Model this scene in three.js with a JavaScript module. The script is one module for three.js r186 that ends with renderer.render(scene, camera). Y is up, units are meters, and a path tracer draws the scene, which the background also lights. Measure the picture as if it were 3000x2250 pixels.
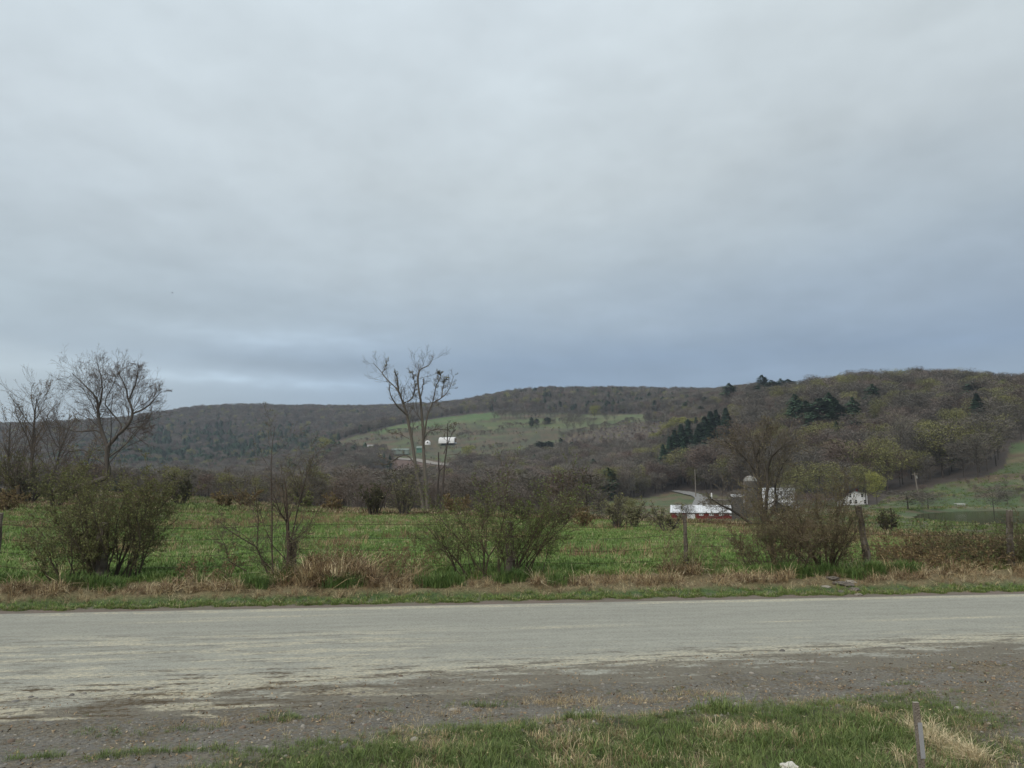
import * as THREE from 'three';
import { createNoise2D } from 'simplex-noise';

// ---------------------------------------------------------------- camera, sky, sun, exposure
const W3 = 3000, F = 2150, CX = 1500, CY = 1125, EYE = 1.9, PITCH = Math.atan(318 / 2150);
const scene = new THREE.Scene();
const camera = new THREE.PerspectiveCamera(2 * Math.atan(1125 / F) * 180 / Math.PI, 4 / 3, 0.1, 9000);
camera.position.set(0, EYE, 0);
camera.rotation.set(PITCH, 0, 0);
scene.add(camera);

const rng = (s) => () => { s |= 0; s = s + 0x6D2B79F5 | 0; let t = Math.imul(s ^ s >>> 15, 1 | s); t = t + Math.imul(t ^ t >>> 7, 61 | t) ^ t; return ((t ^ t >>> 14) >>> 0) / 4294967296; };
const n2 = createNoise2D(rng(11)), n2b = createNoise2D(rng(77));
const fbm = (x, y, o = 4) => { let a = 0, w = 0.5; for (let k = 0; k < o; k++) { a += w * n2(x, y); x = x * 2.03 + 17.1; y = y * 2.03 - 5.7; w *= 0.5; } return a; };
const clamp = (x, a = 0, b = 1) => x < a ? a : x > b ? b : x;
const mix = (a, b, t) => a + (b - a) * t;
const sm = (a, b, x) => { const t = clamp((x - a) / (b - a)); return t * t * (3 - 2 * t); };
const l1 = (c) => { c /= 255; return c <= 0.04045 ? c / 12.92 : ((c + 0.055) / 1.055) ** 2.4; };
const lin = (r, g, b) => [l1(r), l1(g), l1(b)];
const mixc = (a, b, t) => [mix(a[0], b[0], t), mix(a[1], b[1], t), mix(a[2], b[2], t)];
const mul = (a, k) => [a[0] * k, a[1] * k, a[2] * k];

{ // overcast sky: pale cloud overhead, slate blue band low down, a few streaks near the horizon
  const els = [-90, 0, 8, 10, 13, 18, 24, 36, 60, 90];
  const Lc = [[166, 178, 190], [176, 188, 200], [186, 197, 208], [176, 188, 202], [179, 190, 202], [189, 198, 209], [199, 207, 217], [209, 218, 228], [222, 228, 235], [228, 233, 238]];
  const Cc = [[150, 166, 188], [148, 166, 190], [143, 162, 189], [146, 164, 190], [161, 175, 194], [180, 190, 202], [195, 203, 212], [208, 216, 226], [222, 228, 235], [228, 233, 238]];
  const Rc = [[150, 166, 188], [150, 166, 188], [147, 163, 186], [141, 158, 184], [152, 166, 187], [170, 180, 193], [186, 193, 202], [207, 214, 221], [222, 228, 235], [228, 233, 238]];
  const at = (T, el) => { let k = 0; while (k < els.length - 2 && el > els[k + 1]) k++; return mixc(T[k], T[k + 1], clamp((el - els[k]) / (els[k + 1] - els[k]))); };
  const w = 2048, h = 1024, d = new Float32Array(w * h * 4);
  for (let j = 0; j < h; j++) {
    const el = (j + 0.5) / h * 180 - 90;
    if (el < -1) { d.fill(0.33, j * w * 4, (j + 1) * w * 4); continue; }
    for (let i = 0; i < w; i++) {
      let az = ((i + 0.5) / w - 0.25) * 360; if (az > 180) az -= 360;
      const e = Math.max(el, -2), ca = Math.cos(az * Math.PI / 180), sa = Math.sin(az * Math.PI / 180);
      const q = 1 / Math.tan((e + 9) * Math.PI / 180);
      const warp = fbm(sa * q * 0.5 + 3, ca * q * 0.5, 3);
      const e2 = e + warp * 2.6 * sm(4, 22, e) + 0.7 * fbm(az * 0.05, e * 0.22 + 9, 3);
      const t = Math.sin(clamp(az, -90, 90) * Math.PI / 180) / Math.sin(35 * Math.PI / 180);
      const c0 = at(Cc, e2), cl = at(Lc, e2), cr = at(Rc, e2);
      let f = clamp(t, -1.3, 1.3) * (Math.abs(az) > 90 ? Math.max(0, 1 - (Math.abs(az) - 90) / 90) : 1); f = clamp(f, -1, 1);
      let c = f < 0 ? mixc(c0, cl, -f) : mixc(c0, cr, f);
      let k = 1 + 0.032 * fbm(sa * q * 1.1 - 4, ca * q * 1.1 + 2, 5) + 0.014 * fbm(az * 0.11 + 40, e * 0.6, 4) * sm(30, 8, e);
      const st = (ca0, ce, wa, we, dk, seed) => { if (Math.abs(az - ca0) > 2.2 * wa || Math.abs(e - ce) > 3.2 * we) return; const wob = fbm(az * 0.09 + seed, seed, 3) * we * 0.9; const g = Math.exp(-(((az - ca0) / wa) ** 2) - ((e + wob - ce) / we) ** 2) * (0.75 + 0.5 * fbm(az * 0.25 + seed, e * 1.6, 3)); k *= 1 + dk * g; };
      st(-17, 11.4, 10, 0.75, 0.12, 1); st(-14, 9.5, 8, 0.5, -0.045, 2); st(-19, 8.25, 11, 0.5, 0.17, 3); st(4, 9, 16, 1.3, -0.03, 4); st(24, 10.5, 16, 1.6, -0.03, 6); st(-33, 9, 10, 1.1, 0.05, 8); st(20, 9.1, 3, 0.5, 0.045, 12); st(33, 10, 6, 0.6, 0.03, 15);
      const o = (j * w + i) * 4; k *= 1 + (0.03 * fbm(sa * q * 3.1 + 8, ca * q * 3.1, 5) + 0.02 * (0.4 - Math.abs(fbm(sa * q * 5.3 - 3, ca * q * 5.3 + 6, 5)))) * sm(4, 16, e); c = lin(clamp((c[0] - 1) * k, 0, 255), clamp((c[1] + 2) * k, 0, 255), clamp((c[2] - 1) * k, 0, 255));
      d[o] = c[0]; d[o + 1] = c[1]; d[o + 2] = c[2]; d[o + 3] = 1;
    }
  }
  const sky = new THREE.DataTexture(d, w, h, THREE.RGBAFormat, THREE.FloatType);
  sky.mapping = THREE.EquirectangularReflectionMapping; sky.magFilter = THREE.LinearFilter; sky.minFilter = THREE.LinearFilter; sky.needsUpdate = true;
  scene.background = sky; scene.environment = sky;
}
const sun = new THREE.DirectionalLight(0xfff4e6, 1.5);
sun.position.set(-55, 80, 65); sun.target.position.set(0, 0, -25); scene.add(sun, sun.target);
sun.castShadow = true; sun.shadow.radius = 45; sun.shadow.mapSize.set(2048, 2048);
Object.assign(sun.shadow.camera, { left: -60, right: 60, top: 60, bottom: -60, near: 1, far: 400 });
const renderer = new THREE.WebGLRenderer();
renderer.toneMapping = THREE.LinearToneMapping; renderer.toneMappingExposure = 1.08;
renderer.shadowMap.enabled = true;
scene.fog = new THREE.FogExp2(0xc4d0de, 0.00011);

// ---------------------------------------------------------------- pixels and positions
const CP = Math.cos(PITCH), SP = Math.sin(PITCH);
const slope = (x, y) => { const a = (x - CX) / F, b = (CY - y) / F, fw = CP - b * SP; return [a / fw, (b * CP + SP) / fw]; };
const at = (x, y, Z) => { const [u, v] = slope(x, y); return [u * Z, EYE + v * Z, -Z]; };
const proj = (X, Y, Zw) => { const y = Y - EYE, f = -Zw, fw = f * CP + y * SP, up = y * CP - f * SP; return [CX + F * X / fw, CY - F * up / fw]; };

// ---------------------------------------------------------------- terrain
const ZR = [60, 100, 160, 260, 350, 450, 550, 650, 800, 1000, 1300, 1700, 2200, 2900];
const TB = [
  [-600, 1488, 1458, 1436, 1425, 1435, 1445, 1448, 1445, 1425, 1395, 1355, 1305, 1252, 1290],
  [0, 1490, 1462, 1440, 1430, 1440, 1448, 1448, 1443, 1425, 1400, 1360, 1310, 1254, 1290],
  [300, 1495, 1470, 1448, 1440, 1455, 1460, 1458, 1450, 1435, 1415, 1370, 1310, 1240, 1280],
  [600, 1497, 1473, 1460, 1458, 1465, 1462, 1455, 1445, 1435, 1415, 1375, 1300, 1203, 1240],
  [900, 1503, 1488, 1490, 1500, 1490, 1470, 1452, 1435, 1410, 1370, 1335, 1285, 1202, 1240],
  [1050, 1506, 1495, 1500, 1510, 1495, 1470, 1448, 1428, 1390, 1326, 1270, 1262, 1202, 1235],
  [1200, 1508, 1500, 1510, 1520, 1500, 1470, 1450, 1432, 1380, 1312, 1242, 1236, 1198, 1230],
  [1500, 1515, 1515, 1525, 1530, 1505, 1470, 1440, 1408, 1360, 1295, 1216, 1164, 1180, 1220],
  [1800, 1525, 1530, 1535, 1520, 1480, 1455, 1425, 1385, 1322, 1268, 1208, 1154, 1170, 1220],
  [2100, 1535, 1540, 1540, 1520, 1470, 1420, 1365, 1305, 1235, 1190, 1168, 1162, 1170, 1220],
  [2250, 1540, 1540, 1535, 1508, 1455, 1385, 1305, 1235, 1172, 1160, 1158, 1162, 1170, 1220],
  [2400, 1550, 1545, 1532, 1495, 1440, 1350, 1256, 1176, 1180, 1180, 1190, 1195, 1200, 1230],
  [2700, 1572, 1550, 1512, 1465, 1400, 1315, 1222, 1154, 1160, 1160, 1180, 1195, 1200, 1230],
  [3000, 1582, 1562, 1516, 1420, 1325, 1240, 1180, 1168, 1174, 1170, 1180, 1195, 1200, 1230],
  [3600, 1575, 1550, 1500, 1400, 1310, 1230, 1175, 1160, 1165, 1170, 1180, 1195, 1200, 1230]];
const TU = TB.map((r) => slope(r[0], 1443)[0]);
const TH = TB.map((r) => ZR.map((Z, k) => EYE + slope(r[0], r[k + 1])[1] * Z));
const LZ = ZR.map(Math.log);
const cr = (a, b, c, d, t) => b + 0.5 * t * (c - a + t * (2 * a - 5 * b + 4 * c - d + t * (3 * (b - c) + d - a)));
const find = (A, v) => { let k = 0; while (k < A.length - 2 && v >= A[k + 1]) k++; return [k, clamp((v - A[k]) / (A[k + 1] - A[k]))]; };
function table(u, Z) {
  const [i, s] = find(TU, clamp(u, TU[0], TU[TU.length - 1])), [k, t] = find(LZ, Math.log(clamp(Z, ZR[0], ZR[ZR.length - 1])));
  const R = (c) => { const H = TH[clamp(c, 0, TH.length - 1)], g = (q) => H[clamp(q, 0, H.length - 1)]; return cr(g(k - 1), g(k), g(k + 1), g(k + 2), t); };
  return cr(R(i - 1), R(i), R(i + 1), R(i + 2), s);
}
const AZ0 = Math.atan(TU[0]), AZ1 = Math.atan(TU[TU.length - 1]);
function farH(x, z) {
  const az = Math.atan2(x, -z), r = Math.hypot(x, z);
  if (az >= AZ0 && az <= AZ1) return table(x / -z, -z);
  const l = table(TU[0], r * Math.cos(AZ0)), g = table(TU[TU.length - 1], r * Math.cos(AZ1));
  const span = 2 * Math.PI - (AZ1 - AZ0), q = az > AZ1 ? az - AZ1 : az + 2 * Math.PI - AZ1;
  return mix(g, l, sm(0, 1, q / span));
}
const roadFar = (X) => 12.95 + 0.13 * clamp(X, -14, 20) + 0.1 * (X - clamp(X, -14, 20));
const roadW = (X) => clamp(4.67 - 0.12 * X, 3.9, 5.7);
const roadNear = (X) => roadFar(X) - roadW(X);
const POND = { x: 105, z: -150, a: 60, b: 22, y: -2.9, ux: Math.sin(0.61), uz: -Math.cos(0.61) };
const pondD = (x, z) => { const dx = x - POND.x, dz = z - POND.z, l = dx * POND.ux + dz * POND.uz, c = dx * POND.uz - dz * POND.ux; return Math.hypot(l / POND.a, c / POND.b) + 0.04 * n2(x * 0.06, z * 0.06); };
function nearH(x, z) {
  const Z = -z, s = Z - roadFar(x), n = roadNear(x) - Z;
  let h = 0;
  if (s > 0) h = -0.05 * sm(0, 0.5, s) + 0.17 * sm(0.6, 1.6, s) + 0.1 * sm(1.4, 3, s) + (s > 1 ? 0.05 * n2(x * 1.1, z * 1.1) + 0.10 * sm(3, 9, s) * n2(x * 0.21, z * 0.21) : 0) - 0.15 * sm(4, 14, s);
  if (n > 0) h = -0.03 * sm(0, 0.6, n) + 0.13 * sm(1.2, 2.6, n) + 0.12 * sm(2.5, 6, n) + 0.018 * n2(x * 1.3 + 4, z * 1.3) * sm(0.3, 1.5, n);
  return h;
}
function groundY(x, z) {
  const r = Math.hypot(x, z);
  if (r < 24 && !(z < 0 && Math.abs(x) > 60)) return nearH(x, z);
  let f = farH(x, z);
  f += sm(50, 400, r) * (0.9 * n2(x * 0.017, z * 0.017) + Math.min(r, 1500) * 0.0022 * n2b(x * 0.006, z * 0.006)) + 0.12 * n2(x * 0.11, z * 0.11);
  const p = pondD(x, z);
  if (p < 1.6) { if (p < 1) f = mix(POND.y - 0.8, POND.y + 0.1, sm(0.75, 1, p)); else f = mix(POND.y + 0.1 + 0.5 * sm(1, 1.12, p), Math.max(f, POND.y + 0.4), sm(1.12, 1.6, p)); }
  const b = z < 0 ? sm(24, 58, r) : sm(24, 90, r);
  return mix(nearH(x, z), f, b);
}
function hit(x, y, zmin = 20) { // where the ground shows at that pixel of the photograph, beyond zmin
  const u = slope(x, y)[0];
  let Z = zmin;
  for (; Z < 2900; Z *= 1.004) if (proj(u * Z, groundY(u * Z, -Z), -Z)[1] <= y) break;
  return [u * Z, groundY(u * Z, -Z), -Z];
}
const onRoad = (x, y, h = 0) => { const [u, v] = slope(x, y), Z = (h - EYE) / v; return [u * Z, Z]; };

const inPoly = (P, x, y) => { let c = false; for (let i = 0, j = P.length - 1; i < P.length; j = i++) if ((P[i][1] > y) !== (P[j][1] > y) && x < (P[j][0] - P[i][0]) * (y - P[i][1]) / (P[j][1] - P[i][1]) + P[i][0]) c = !c; return c; };
const distPoly = (P, x, y) => { let d = 1e9; for (let i = 0, j = P.length - 1; i < P.length; j = i++) { const ax = P[j][0], ay = P[j][1], bx = P[i][0] - ax, by = P[i][1] - ay, t = clamp(((x - ax) * bx + (y - ay) * by) / (bx * bx + by * by)); d = Math.min(d, Math.hypot(x - ax - bx * t, y - ay - by * t)); } return inPoly(P, x, y) ? d : -d; };
const OPEN = [[945, 1308], [1010, 1286], [1080, 1268], [1150, 1248], [1300, 1222], [1450, 1206], [1700, 1214], [1980, 1211], [2000, 1228], [1900, 1234], [1850, 1248], [1965, 1262], [1920, 1312], [1830, 1326], [1700, 1334], [1600, 1346], [1500, 1362], [1430, 1366], [1380, 1364], [1345, 1376], [1290, 1352], [1180, 1345], [1090, 1335], [1000, 1328]];
const GREEN1 = [[1085, 1268], [1150, 1249], [1300, 1223], [1455, 1206], [1465, 1224], [1380, 1236], [1300, 1246], [1200, 1256], [1120, 1272]];
const GREEN2 = [[1390, 1240], [1480, 1232], [1700, 1219], [1970, 1212], [1930, 1226], [1830, 1236], [1760, 1250], [1680, 1256], [1560, 1250], [1430, 1254]];
const BRUSH = [[1630, 1284], [1760, 1256], [1850, 1238], [1965, 1242], [1930, 1304], [1830, 1314], [1700, 1316]];
const LOWFIELD = [[1030, 1396], [1120, 1378], [1250, 1366], [1335, 1372], [1310, 1410], [1200, 1424], [1100, 1430]];
const REDBANK = [[1110, 1350], [1180, 1341], [1300, 1353], [1352, 1388], [1290, 1386], [1160, 1376]];
const PASTURE = [[2560, 1482], [2600, 1456], [2700, 1432], [2790, 1414], [2880, 1398], [2940, 1372], [2965, 1300], [3020, 1284], [3100, 1290], [3700, 1280], [3700, 1700], [2560, 1700]];
const FARM = [[1690, 1478], [1900, 1458], [1980, 1440], [2060, 1446], [2170, 1462], [2260, 1464], [2420, 1466], [2560, 1482], [2560, 1700], [1690, 1700]];
function cover(x, y, z) { // kind of land at a far point
  const Z = -z; if (Z < 60) return 'field';
  const [px, py] = proj(x, y, z);
  if (Z > 700 && Z < 1500) { if (inPoly(GREEN1, px, py)) return 'green'; if (inPoly(GREEN2, px, py)) return 'olive'; if (inPoly(BRUSH, px, py)) return 'brush'; if (inPoly(OPEN, px, py)) return 'rough'; }
  if (Z > 550 && Z < 1100) { if (inPoly(REDBANK, px, py)) return 'red'; if (inPoly(LOWFIELD, px, py)) return 'low'; }
  if (Z < 480 && inPoly(PASTURE, px, py)) return 'pasture';
  if (Z < 480 && inPoly(FARM, px, py)) return 'farm';
  if (px > 1690 && Z < 200) return 'field';
  if (px <= 1690 && Z < (px < 350 ? 190 : px < 800 ? 190 : 150)) return 'field';
  return 'wood';
}
const LAWN = [[480, 2330], [700, 2242], [1000, 2185], [1250, 2140], [1500, 2120], [1750, 2110], [1950, 2096], [2100, 2088], [2300, 2072], [2480, 2058], [2700, 2052], [2800, 2075], [2870, 2130], [2930, 2190], [2985, 2250], [3060, 2400], [2600, 3600], [500, 3600]].map(([x, y]) => onRoad(x, y, 0.1));
const lawnAt = (X, Z) => distPoly(LAWN, X, Z) + 0.16 * fbm(X * 1.3, Z * 1.3, 3);
const SAND = [[1660, 1838, 0.9, 0.11], [2650, 1817, 0.75, 0.10], [2830, 1811, 0.9, 0.10], [560, 1822, 1.1, 0.10], [800, 1808, 1.4, 0.1], [2300, 1822, 0.5, 0.06], [560, 1962, 0.35, 0.1], [710, 1958, 0.3, 0.07], [1080, 1948, 0.5, 0.12], [1130, 1935, 0.4, 0.1], [1010, 1905, 0.5, 0.06]].map(([x, y, a, b]) => [...onRoad(x, y), a, b]);
const C = { pave: lin(172, 170, 157), pave2: lin(152, 150, 139), sand: lin(207, 197, 170), dirt: lin(119, 112, 98), dirt2: lin(97, 90, 77), gravel: lin(122, 119, 113), duff: lin(126, 112, 88), soil: lin(62, 64, 38), green: lin(74, 100, 48), straw: lin(158, 138, 100), fgreen: lin(88, 112, 58), dirt3: lin(128, 114, 104) };
function nearColor(X, Z, fine) {
  const s = roadFar(X) - Z, w = roadW(X), rag = 0.10 * fbm(X * 1.6, Z * 1.6, 3);
  const gr = fine ? 0.55 * n2(X * 19, Z * 19) + 0.6 * n2b(X * 43, Z * 43) : 0;
  if (s > -0.12 + rag * 0.4 && s < w + 0.75 + 0.35 * fbm(X * 0.9, Z * 2.2, 4)) {
    const along = X + 0.13 * Z;
    const gb = fine ? 0.22 * n2(X * 9, s * 24) + 0.16 * n2b(X * 22, s * 38) : 0, st = fbm(along * 0.28, s * 3.2, 4), st2 = 0.85 * fbm(along * 0.9 + 30, s * 4.4, 4) + gb;
    let c = mixc(C.pave, C.pave2, clamp(0.42 - 0.55 * st + 0.25 * fbm(X * 2.2, Z * 2.2, 3)));
    c = mixc(c, C.pave2, 0.25 * sm(0.5, 1.2, s) * sm(2.0, 1.4, s));
    // blown sand in drifts along the edges and in the wheel lines
    let m = 0;
    m = Math.max(m, sm(0.22, 0.04, Math.abs(s - 0.10 - 0.04 * st)) * sm(-0.15, 0.3, st2 + 0.6 * sm(1, 6, X) + 0.35 * sm(-7, -2, X) * sm(1.5, -0.5, X)) );
    m = Math.max(m, 0.9 * sm(0.45, 0.05, Math.abs(s - w + 0.22 - 0.2 * st)) * sm(-0.25, 0.25, st2 + 0.15));
    m = Math.max(m, 0.6 * sm(0.35, 0.05, Math.abs(s - w + 0.85 - 0.3 * st)) * sm(0.05, 0.4, st2));
    m = Math.max(m, 0.85 * sm(0.5, -2.5, X) * sm(1.7, 2.6, s) * sm(0.0, 0.4, fbm(along * 0.45 + 70, s * 2.6, 3) + 0.5 * st2 + 0.05));
    for (const [a, b, ra, rb] of SAND) { const e = ((X - a) / ra) ** 2 + ((Z - b - 0.16 * (X - a)) / rb) ** 2; if (e < 3) m = Math.max(m, Math.exp(-e * 1.4) * (0.8 + 0.6 * st2)); }
    const dk = sm(0.5, -3, X) * sm(1.6, 2.4, s) * sm(0.12, 0.4, -st2 - 0.02);
    c = mixc(c, C.dirt, 0.55 * dk + 0.95 * sm(-0.3, 0.3, (s - w + 0.05) * 0.8 - 1.1 * st2));
    c = mixc(c, C.sand, clamp(m) * clamp(0.62 + 0.6 * gr + (fine ? 0.5 * n2(X * 7, Z * 11) : 0), 0, 1) * 0.85);
    const sp = fine ? (n2b(X * 27 + 9, Z * 27) > 0.7 ? 0.66 : n2(X * 33, Z * 33 + 5) > 0.74 ? 1.22 : 1) : 1;
    return mul(c, (1 + 0.2 * gr) * sp);
  }
  if (s >= 0) { // shoulder on the near side
    const p = fbm(X * 0.9 + 9, Z * 0.9, 4), q = fbm(X * 2.6, Z * 2.6 + 7, 3);
    let c = mixc(C.dirt, C.dirt2, clamp(0.45 + 0.8 * p));
    const d = s - w;
    const q5 = fine ? fbm(X * 9, Z * 9, 3) : 0;
    c = mixc(c, C.gravel, 0.55 * sm(-0.1, 0.3, 0.5 * q + 0.8 * q5 + 0.2 * sm(0.8, 1.4, d) * sm(2.2, 1.6, d)));
    c = mixc(c, C.duff, 0.6 * sm(0.0, 0.4, p * 0.45 + q * 0.3 - 0.5 * q5 - 0.02 + 0.22 * sm(2, 5, X)));
    const l = lawnAt(X, Z);
    c = mixc(c, mixc(C.soil, C.duff, clamp(0.3 + 0.8 * q)), sm(-0.35, 0.25, l));
    const sp = fine ? (n2b(X * 21 + 9, Z * 21) > 0.6 ? 0.6 : n2(X * 24, Z * 24 + 5) > 0.66 ? 1.45 : 1) : 1;
    return mul(c, (1 + 0.4 * gr) * sp);
  }
  const e = -s; // beyond the road
  let c = mixc(C.dirt3, C.dirt, clamp(0.4 + fbm(X * 1.2, Z * 2.5, 3)));
  c = mixc(c, C.green, sm(0.7, 0.95, e + rag * 1.5));
  const th = fbm(X * 0.5 + 3, Z * 0.8, 4);
  c = mixc(c, mixc(C.straw, C.dirt2, 0.35), sm(1.05, 1.35, e + rag) * sm(4.2, 3.0, e + th) * 0.85);
  const f = fbm(X * 0.16, Z * 0.22, 3), f2 = Z < 19 ? fbm(X * 0.9, Z * 1.1, 2) : 0;
  const fl = mixc(C.fgreen, mixc(C.straw, C.fgreen, 0.35), clamp(0.1 + 1.0 * f + 0.5 * f2 + 0.3 * sm(20, 60, Z)));
  c = mixc(c, fl, sm(2.6, 4.0, e + th));
  return mul(c, 1 + 0.25 * gr);
}
const FARC = { wood: lin(84, 74, 66), field: lin(96, 104, 66), green: lin(84, 110, 56), olive: lin(94, 106, 64), brush: lin(78, 67, 58), rough: lin(80, 84, 58), red: lin(112, 90, 80), low: lin(108, 118, 76), pasture: lin(84, 102, 62), farm: lin(86, 100, 62), straw: lin(134, 120, 90), brown: lin(104, 86, 66) };
function farColor(x, y, z) {
  const k = cover(x, y, z), n = fbm(x * 0.02, z * 0.02, 4), m = fbm(x * 0.12, z * 0.12, 3);
  let c = FARC[k];
  if (k === 'field' || k === 'farm') { c = mixc(c, FARC.straw, clamp(0.25 + 1.0 * n + 0.5 * m)); if (-z > 60) c = mixc(c, FARC.brown, 0.7 * sm(-0.05, 0.4, m + n)); }
  else if (k === 'pasture') c = mixc(mixc(c, FARC.straw, clamp(0.2 + 1.1 * n + 0.5 * m)), FARC.brown, 0.8 * sm(0.05, 0.35, fbm(x * 0.03 + 9, z * 0.03, 3)));
  else if (k === 'rough') c = mixc(mixc(c, FARC.brown, clamp(0.4 + 1.3 * n + 0.6 * m)), FARC.olive, 0.8 * sm(0.1, 0.4, fbm(x * 0.008 + 5, z * 0.02, 3)));
  else if (k === 'brush') c = mixc(c, FARC.straw, clamp(0.1 + 0.9 * m));
  else if (k === 'green' || k === 'olive' || k === 'low') c = mixc(c, FARC.straw, clamp(0.08 + 0.9 * fbm(x * 0.008, z * 0.03, 3)));
  return mul(c, 1 + 0.25 * m);
}

// ---------------------------------------------------------------- materials
function grainTexture(size, f, seed, lo, hi, srgb = true) {
  const n = createNoise2D(rng(seed)), d = new Uint8Array(size * size * 4);
  const tile = (x, y, fr) => { // blend of two copies so that edges meet
    const u = x / size, v = y / size, a = n(u * fr, v * fr), b = n((u - 1) * fr, v * fr), c = n(u * fr, (v - 1) * fr), e = n((u - 1) * fr, (v - 1) * fr);
    const k = a * (1 - u) * (1 - v) + b * u * (1 - v) + c * (1 - u) * v + e * u * v, q = Math.sqrt((1 - u) ** 2 + u * u) * Math.sqrt((1 - v) ** 2 + v * v); return k / q;
  };
  for (let y = 0; y < size; y++) for (let x = 0; x < size; x++) {
    const v = clamp(0.5 + 0.28 * tile(x, y, f) + 0.25 * tile(x, y, f * 2.7) + 0.18 * tile(x, y, f * 6.1)), o = (y * size + x) * 4, k = Math.round(mix(lo, hi, v));
    d[o] = d[o + 1] = d[o + 2] = k; d[o + 3] = 255;
  }
  const t = new THREE.DataTexture(d, size, size); t.wrapS = t.wrapT = THREE.RepeatWrapping; t.magFilter = THREE.LinearFilter; t.minFilter = THREE.LinearFilter; t.needsUpdate = true;
  if (srgb) t.colorSpace = THREE.SRGBColorSpace;
  return t;
}
const grain = grainTexture(512, 40, 5, 150, 255), bumpG = grainTexture(512, 60, 6, 0, 255, false);
const std = (o) => new THREE.MeshStandardMaterial({ roughness: 0.92, metalness: 0, ...o });
const M = {
  ground: std({ vertexColors: true, map: grain, bumpMap: bumpG, bumpScale: 0.02 }),
  veg: std({ vertexColors: true, roughness: 0.95 }),
  bark: std({ vertexColors: true, roughness: 0.95, bumpMap: bumpG, bumpScale: 0.01 }),
};

// ---------------------------------------------------------------- objects, names and labels
const taken = {};
const numbered = (n) => { const k = taken[n] = (taken[n] ?? -1) + 1; return k ? `${n}_${String(k).padStart(3, '0')}` : n; };
function tag(o, label, category, group, kind) { if (label) o.userData.label = label; if (category) o.userData.category = category; if (group) o.userData.group = group; if (kind) o.userData.kind = kind; return o; }
function shadows(o) { o.castShadow = o.receiveShadow = true; return o; }
function mesh(name, geo, mat, parent) { const m = shadows(new THREE.Mesh(geo, mat)); m.name = parent ? name : numbered(name); (parent ?? scene).add(m); return m; }
function thing(name, label, category, [x, y, z] = [0, 0, 0], turn = 0, group) { const o = new THREE.Group(); o.name = numbered(name); o.position.set(x, y, z); o.rotation.y = turn; scene.add(o); return tag(o, label, category, group); }
function copy(src, [x, y, z], turn, scale, label, group, as) { const o = src.clone(); o.name = numbered(as ?? src.name.replace(/_\d{3}$/, '')); o.userData = { ...src.userData }; o.position.set(x, y, z); o.rotation.y = turn; o.scale.set(...scale); scene.add(o); if (label) o.userData.label = label; if (group) o.userData.group = group; return o; }

// growing geometry with colours at the vertices
class Geo {
  constructor() { this.p = []; this.n = []; this.c = []; this.i = []; }
  v(p, n, c) { this.p.push(p[0], p[1], p[2]); this.n.push(n[0], n[1], n[2]); this.c.push(c[0], c[1], c[2]); return this.p.length / 3 - 1; }
  tri(a, b, c, col) {
    const ux = b[0] - a[0], uy = b[1] - a[1], uz = b[2] - a[2], vx = c[0] - a[0], vy = c[1] - a[1], vz = c[2] - a[2];
    let nx = uy * vz - uz * vy, ny = uz * vx - ux * vz, nz = ux * vy - uy * vx; const l = Math.hypot(nx, ny, nz) || 1; const n = [nx / l, ny / l, nz / l];
    this.i.push(this.v(a, n, col), this.v(b, n, col), this.v(c, n, col));
  }
  quad(a, b, c, d, col) { this.tri(a, b, c, col); this.tri(a, c, d, col); }
  tube(P, R, sides, col, col2 = col) {
    const base = this.p.length / 3, m = P.length;
    for (let k = 0; k < m; k++) {
      const a = P[Math.max(0, k - 1)], b = P[Math.min(m - 1, k + 1)]; let t = [b[0] - a[0], b[1] - a[1], b[2] - a[2]]; const l = Math.hypot(...t) || 1; t = [t[0] / l, t[1] / l, t[2] / l];
      const ref = Math.abs(t[0]) < 0.7 ? [1, 0, 0] : [0, 0, 1];
      let e = [t[1] * ref[2] - t[2] * ref[1], t[2] * ref[0] - t[0] * ref[2], t[0] * ref[1] - t[1] * ref[0]]; const le = Math.hypot(...e); e = e.map((q) => q / le);
      const f = [t[1] * e[2] - t[2] * e[1], t[2] * e[0] - t[0] * e[2], t[0] * e[1] - t[1] * e[0]], cc = mixc(col, col2, k / (m - 1));
      for (let s = 0; s < sides; s++) { const g = s / sides * 6.2832, cs = Math.cos(g), sn = Math.sin(g), n = [e[0] * cs + f[0] * sn, e[1] * cs + f[1] * sn, e[2] * cs + f[2] * sn]; this.v([P[k][0] + n[0] * R[k], P[k][1] + n[1] * R[k], P[k][2] + n[2] * R[k]], n, cc); }
    }
    for (let k = 0; k < m - 1; k++) for (let s = 0; s < sides; s++) { const a = base + k * sides + s, b = base + k * sides + (s + 1) % sides; this.i.push(a, b, a + sides, b, b + sides, a + sides); }
  }
  build() {
    const g = new THREE.BufferGeometry();
    g.setAttribute('position', new THREE.Float32BufferAttribute(this.p, 3)); g.setAttribute('normal', new THREE.Float32BufferAttribute(this.n, 3)); g.setAttribute('color', new THREE.Float32BufferAttribute(this.c, 3));
    const uv = new Float32Array(this.p.length / 3 * 2); for (let k = 0; k < uv.length / 2; k++) { uv[2 * k] = this.p[3 * k] + this.p[3 * k + 2]; uv[2 * k + 1] = this.p[3 * k + 1]; }
    g.setAttribute('uv', new THREE.BufferAttribute(uv, 2)); g.setIndex(this.i); return g;
  }
  add(o) { const b = this.p.length / 3; for (const k of ['p', 'n', 'c']) for (const q of o[k]) this[k].push(q); for (const q of o.i) this.i.push(q + b); return this; }
}
const nrm = (a) => { const l = Math.hypot(a[0], a[1], a[2]) || 1; return [a[0] / l, a[1] / l, a[2] / l]; };
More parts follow.
